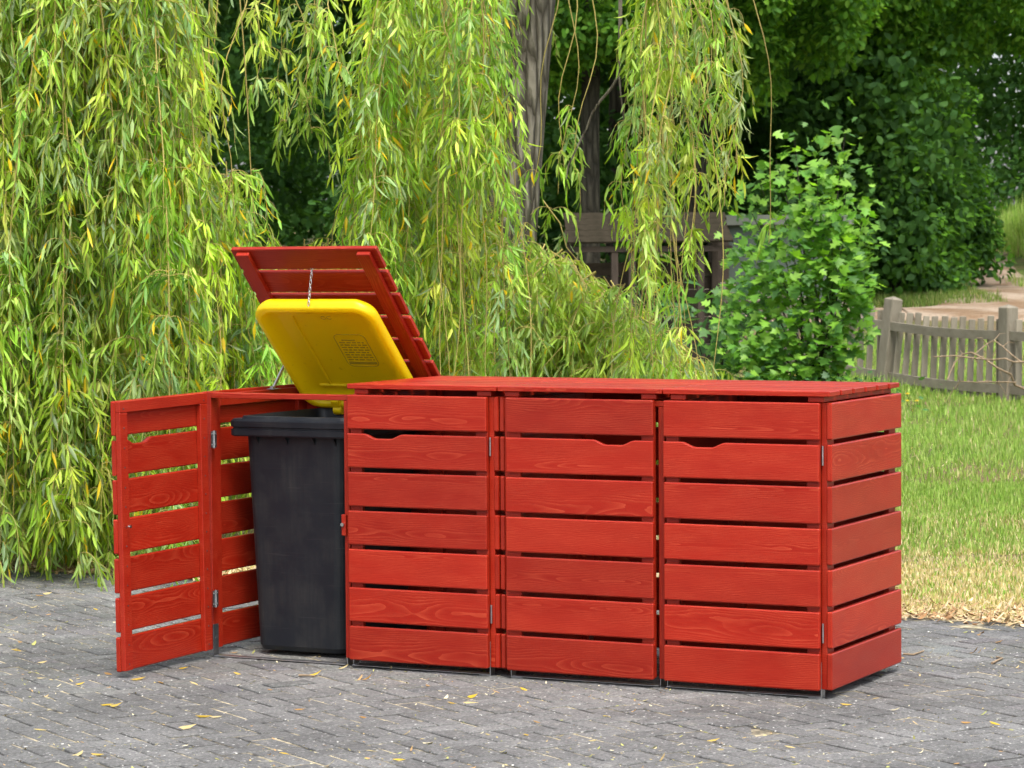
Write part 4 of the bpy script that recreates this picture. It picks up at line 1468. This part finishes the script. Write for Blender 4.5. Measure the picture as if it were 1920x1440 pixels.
C = np.array([(.4, .33, .16), (.5, .45, .3), (.35, .22, .1), (.3, .3, .1)])[rng.integers(4, size=n)] * rng.uniform(.6, 1.2, (n, 1))
L = rng.uniform(.005, .02, n) * np.where(rng.random(n) < .07, 2.5, 1)
leaves(tb, np.stack([x, y, np.full(n, .002) + rng.uniform(0, .004, n)], 1), D, S, L, L * rng.uniform(.06, .3, n), C, OVAL, .5, rng.normal(-.1, .4, n))
n = 11000
sel = pav[rng.integers(len(pav), size=n)]
on_long = rng.random(n) < .65; t_ = rng.uniform(-.5, .5, n)
lx = np.where(on_long, t_ * PL, PL / 2); ly = np.where(on_long, PW / 2, t_ * PW)
x = sel[:, 0] + lx * np.cos(sel[:, 2]) - ly * np.sin(sel[:, 2]); y = sel[:, 1] + lx * np.sin(sel[:, 2]) + ly * np.cos(sel[:, 2])
keep = field_noise(x * .9 + 3, y * 1.1) + rng.normal(0, .15, n) > .5
x, y, an = x[keep], y[keep], (sel[:, 2] + np.where(on_long, 0, np.pi / 2))[keep]; n = len(x)
an = an + rng.normal(0, .25, n)
D = np.stack([np.cos(an), np.sin(an), rng.normal(.1, .2, n)], 1); S = np.stack([-np.sin(an), np.cos(an), rng.normal(0, .3, n)], 1)
C = np.array([(.40, .36, .17), (.5, .44, .27), (.30, .32, .10), (.36, .27, .13)])[rng.integers(4, size=n)] * rng.uniform(.6, 1.2, (n, 1))
L = rng.uniform(.008, .035, n)
leaves(tb, np.stack([x, y, np.full(n, -.001)], 1), D, S, L, rng.uniform(.0015, .005, n), C, OVAL, .5, rng.normal(-.1, .3, n))
tag(tb.build('leaf_litter', [LITTER]), 'dry crumbs and straw scattered over the paving and its grassy edge', 'litter', kind='stuff')

# single fallen willow leaves on the paving
FL = [(244, 1277, 14), (130, 1276, 8), (195, 1264, 8), (335, 1256, 9), (437, 1263, 9), (355, 1281, 9), (295, 1281, 7), (140, 1286, 8), (365, 1345, 12), (392, 1347, 9), (550, 1333, 8), (188, 1325, 11), (205, 1326, 9), (334, 1367, 12),
      (672, 1347, 10), (523, 1415, 8), (170, 1416, 11), (62, 1370, 9), (678, 1277, 9), (876, 1310, 10), (838, 1319, 8), (868, 1320, 12), (923, 1298, 6), (975, 1292, 7), (1575, 1322, 9), (80, 1115, 9), (66, 1118, 9), (175, 1143, 8),
      (20, 1220, 11), (70, 1245, 9), (1800, 1357, 8), (1855, 1356, 9), (1325, 1392, 9), (1470, 1402, 8), (1788, 1436, 7), (735, 1427, 9), (980, 1380, 8), (1130, 1345, 8), (500, 1295, 8), (580, 1268, 9)]
def leaf_label(x, y):
    if x < -2: w = 'near the left willow curtain' if y > .2 else 'well to the left of the open door'
    elif x < -.75: w = 'beside the open door'
    elif x < .05: w = 'in front of the wheelie bin bay' if y > -1.1 else 'at the lower left picture corner'
    elif x < 1.2: w = 'in front of the middle doors' if y > -1.1 else 'far in front of the middle doors'
    else: w = 'before the closed enclosure'
    return 'dry yellow-brown leaf on the paving ' + w


FC = [(.6, .42, .1), (.62, .5, .26), (.42, .24, .09), (.66, .46, .05)]
for i, (px, py, ln) in enumerate(FL):
    p = np.array(CAM); d = pix(px, py, 10.0) - p; g = p + d * (-p[2] / d[2])
    t_ = TB(); az = rng.uniform(-.9, .9) + YAW * -1
    leaves(t_, np.zeros((1, 3)), np.array([[math.cos(az), math.sin(az), .05]]), np.array([[-math.sin(az), math.cos(az), rng.normal(0, .35)]]), np.array([ln * .0055]), np.array([ln * .0007 + .0015]),
           np.array([FC[i % 4]]), LANCE, .5, np.array([rng.normal(-.15, .25)]))
    tag(t_.build('fallen_leaf', [LEAF], None, (g[0], g[1], .007)), leaf_label(g[0], g[1]), 'leaf', 'fallen leaves on the paving')
for lab, pts_ in (('short brown twig lying beside the right wall of the closed enclosure', [(1694, 1229), (1712, 1230), (1724, 1226), (1732, 1223)]), ('bent brown twig on the paving at the right edge', [(1860, 1246), (1872, 1240), (1880, 1237), (1868, 1234)]),
                  ('thin straw stalk on the paving before the wheelie bin', [(560, 1269), (575, 1269), (590, 1270)])):
    G = []
    for (px, py) in pts_:
        p = np.array(CAM); d = pix(px, py, 10.0) - p; g = p + d * (-p[2] / d[2]); g[2] = .006; G.append(g)
    mb = MB(); mb.tube([Vector(g - G[0]) for g in G], list(np.linspace(.005, .003, len(G))), 6)
    tag(mb.build('twig', bpy.data.materials['dead_branch_bark'], None, tuple(G[0])), lab, 'twig', 'twigs on the paving')

# dandelions in the lawn
DAND = simple('dandelion_yellow', (.8, .6, .01), .6, 0, .05, 40)
for lab, px, py, v in (('yellow dandelion nearest the closed lid corner', 1702, 740, 22.5), ('yellow dandelion in the lawn, left of the close pair', 1701, 753, 21.5), ('yellow dandelion in the lawn, right of the close pair', 1719, 753, 21.5),
                       ('leftmost yellow dandelion at the foot of the maple', 1467, 707, 28), ('yellow dandelion beside the leftmost one at the maple', 1487, 705, 28), ('yellow dandelion right of the maple foot', 1520, 711, 27.5)):
    for v in np.arange(20, 36, .1):
        P = pix(px, py, v); zg = float(terrain(P[0], P[1])); h = P[2] - zg
        if h < .11: break
    h = max(h, .06)
    r = tag(empty('dandelion', (P[0], P[1], zg)), lab, 'flower', 'dandelions in the lawn')
    mb = MB(); mb.tube([(0, 0, 0), (.01, 0, h * .5), (0, 0, h)], .003, 5); mb.build('stem', LITTER, r)
    mb = MB()
    for k in range(14):
        a_ = 2 * math.pi * k / 14
        mb.add([(0, 0, h), (.022 * math.cos(a_ - .2), .022 * math.sin(a_ - .2), h + .012), (.026 * math.cos(a_), .026 * math.sin(a_), h + .008), (.022 * math.cos(a_ + .2), .022 * math.sin(a_ + .2), h + .012)], [(0, 1, 2, 3)])
        mb.add([(0, 0, h + .002), (.014 * math.cos(a_ - .2), .014 * math.sin(a_ - .2), h + .018), (.014 * math.cos(a_ + .2), .014 * math.sin(a_ + .2), h + .018)], [(0, 1, 2)])
    mb.build('flower_head', DAND, r)
